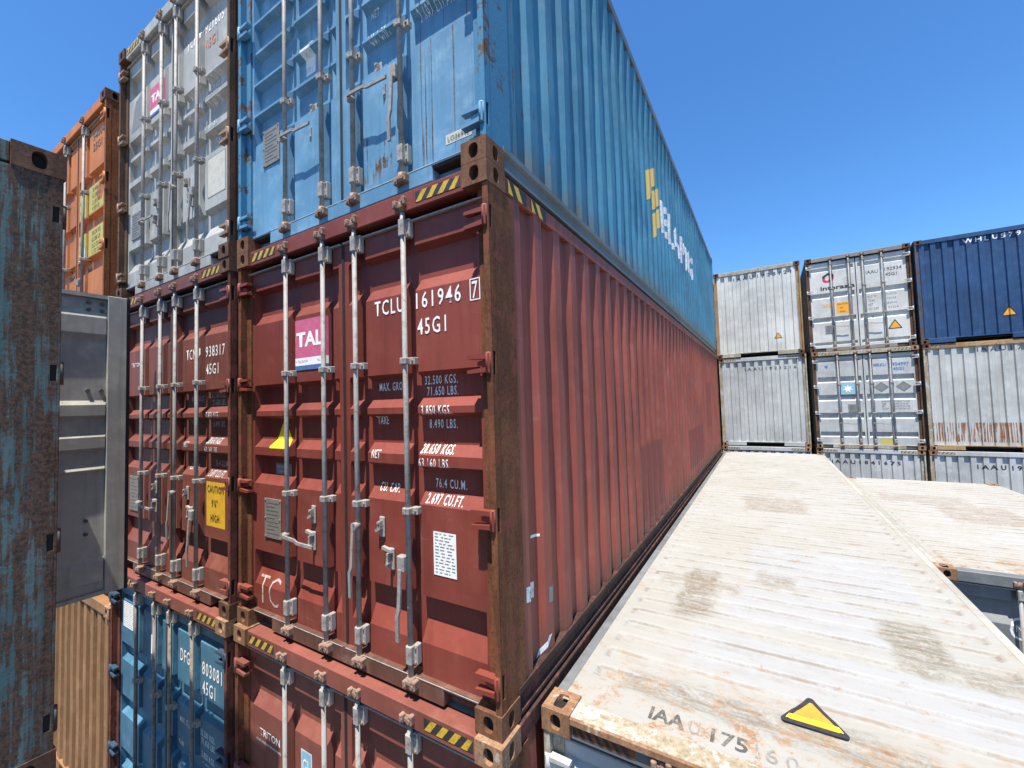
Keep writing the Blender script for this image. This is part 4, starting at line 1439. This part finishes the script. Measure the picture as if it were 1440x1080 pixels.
c2 = Box('navy blue container end with white lettering on top of the right hand far stack', (FAR[3] + -0.012, FY + -0.03, 2.9), rot=0.006, front='blank', wall=NAVY, sidemat=NAVY, post=POST_NV, cast=CAST_D, seed=91,
         header_mat=NAVY, hazard=False)


def spaced(c, txt, u, z, w, h, mat):
    o, s = c.end
    write(o, s, txt, u, z, h, mat, bold=0.03, width=w, lift=0.0036)


spaced(a2, 'I A A U 1 7 2 8 1 2 1', -0.62, 2.56, 1.62, 0.11, CHAR)
spaced(a1, 'I A A U 1 9 2 1 2 1 6', -0.46, 2.455, 1.42, 0.095, CHAR)
spaced(b0, 'I A A U 1 8 4 1 6 7 5', -0.86, 2.455, 1.56, 0.105, BLACK)
spaced(c1, 'I A A U 1 7 4 8 2 0 4', -0.17, 2.62, 1.50, 0.12, CHAR)
spaced(c0, 'I A A U 1 9 2 3 1 7 8', -0.30, 2.44, 1.48, 0.115, BLACK)
spaced(c2, 'W H L U 5 7 9 0 4 1', -0.24, 2.63, 1.42, 0.12, WHITE)
for c, u, z, k in ((a2, 0.55, 0.60, 0.21), (c2, 0.50, 0.68, 0.27)):
    decal(c.end[0], 'warning_triangle', c.end[1], triangle(u, z, k), [BLACK, AMBER], 0.003)
o, s = b2.leaf[1]
decal(o, 'warning_triangle', s, triangle(0.80, 0.62, 0.30), [BLACK, AMBER], 0.003)
write(o, s, 'IAAU', 0.235, 2.20, 0.10, CHAR, width=0.27)
write(o, s, '192934', 0.655, 2.22, 0.10, CHAR, width=0.37)
write(o, s, '45G1', 0.665, 2.06, 0.10, CHAR, width=0.25)
write(o, s, '0', 1.105, 2.20, 0.09, CHAR, width=0.035)
write_lines(o, s, [('M.G.W', 0.24, 1.49), ('TARE', 0.24, 1.37), ('NET', 0.24, 1.25), ('CU.CAP', 0.24, 1.13)], 0.075, MIDG)
write_lines(o, s, [('32.500 KG', 0.655, 1.52), ('3.810 KG', 0.665, 1.39), ('28.690 KG', 0.655, 1.26), ('76.5 CU.M', 0.675, 1.13)], 0.06, MIDG, sx=0.62)
o, s = b2.leaf[-1]
r1 = [(-0.80, 2.235), (-0.80, 2.305), (-0.66, 2.40), (-0.56, 2.385), (-0.52, 2.33), (-0.52, 2.25), (-0.585, 2.25), (-0.60, 2.32), (-0.66, 2.33), (-0.735, 2.27), (-0.735, 2.235)]
r2 = [(-0.80, 2.235), (-0.80, 2.165), (-0.75, 2.11), (-0.66, 2.10), (-0.52, 2.19), (-0.52, 2.25), (-0.585, 2.25), (-0.60, 2.225), (-0.67, 2.165), (-0.72, 2.175), (-0.735, 2.235)]
decal(o, 'emblem', s, [(r1, 0), (r2, 1)], [BLACK, CRIM])
write(o, s, 'interasia', -0.86, 1.88, 0.125, BLACK, sx=0.9, bold=0.035, width=0.83)
write(o, s, '2021', -0.84, 1.36, 0.085, AMBER, bold=0.04, width=0.29)
decal(o, 'caution_sticker', s, [(rect(-0.50, 1.12, -0.20, 1.46), 0)], AMBER)
write_lines(o, s, [('CAUTION', -0.48, 1.385), ('9\'6"', -0.42, 1.27), ('HIGH', -0.425, 1.16)], 0.05, BLACK, sx=0.85, lift=0.0036)
plate(b2, -0.80, 0.55, -0.60, 0.80, MIDG)
o, s = b1.leaf[1]
write(o, s, 'MRKU', 0.235, 2.37, 0.09, SLATE, width=0.28, bold=0.03)
write(o, s, '954997', 0.645, 2.37, 0.09, SLATE, width=0.36, bold=0.03)
write(o, s, '45G1', 0.655, 2.24, 0.09, SLATE, width=0.23, bold=0.03)
for cx in (0.38, 0.86):
    q = [(cx - 0.17, 1.77), (cx, 1.62), (cx + 0.17, 1.77), (cx, 1.92)]
    q2 = [(cx - 0.12, 1.77), (cx, 1.665), (cx + 0.12, 1.77), (cx, 1.875)]
    decal(o, 'placard', s, [(q, 0), (q2, 1)], [GREY_D, MIDG])
write_lines(o, s, [('M.GROSS', 0.36, 1.34), ('TARE', 0.36, 1.27), ('NET', 0.36, 1.20), ('CU.CAP', 0.36, 1.13)], 0.048, CHAR)
write_lines(o, s, [('32.500 KGS 71.650 LBS', 0.65, 1.34), ('3.860 KGS 8.510 LBS', 0.65, 1.27), ('28.640 KGS 63.140 LBS', 0.65, 1.20), ('76.4 CU.M 2.700 CU.FT', 0.65, 1.13)], 0.042, CHAR, sx=0.55)
o, s = b1.leaf[-1]
cx, cz = -0.38, 1.76
star = [(cx + (0.125 if k % 2 == 0 else 0.055) * math.sin(math.pi * k / 7), cz + (0.125 if k % 2 == 0 else 0.055) * math.cos(math.pi * k / 7)) for k in range(14)]
decal(o, 'emblem', s, [(rect(cx - 0.18, cz - 0.16, cx + 0.18, cz + 0.16), 0), (star, 1)], [CYAN, WHITE])
write(o, s, 'MAERSK', cx - 0.19, 1.53, 0.05, SLATE, bold=0.04, width=0.38)
plate(b1, -0.40, 1.08, -0.20, 1.30, MIDG)
decal(o, 'emblem', s, [([(-0.92, 2.46), (-0.82, 2.48), (-0.86, 2.36)], 0)], SLATE)
decal(o, 'sticker', s, [(rect(-0.80, 0.16, -0.60, 0.26), 0)], BEIGE)
decal(b1.leaf[1][0], 'sticker', b1.leaf[1][1], [(rect(0.28, 0.14, 0.58, 0.30), 0)], OLIVE)
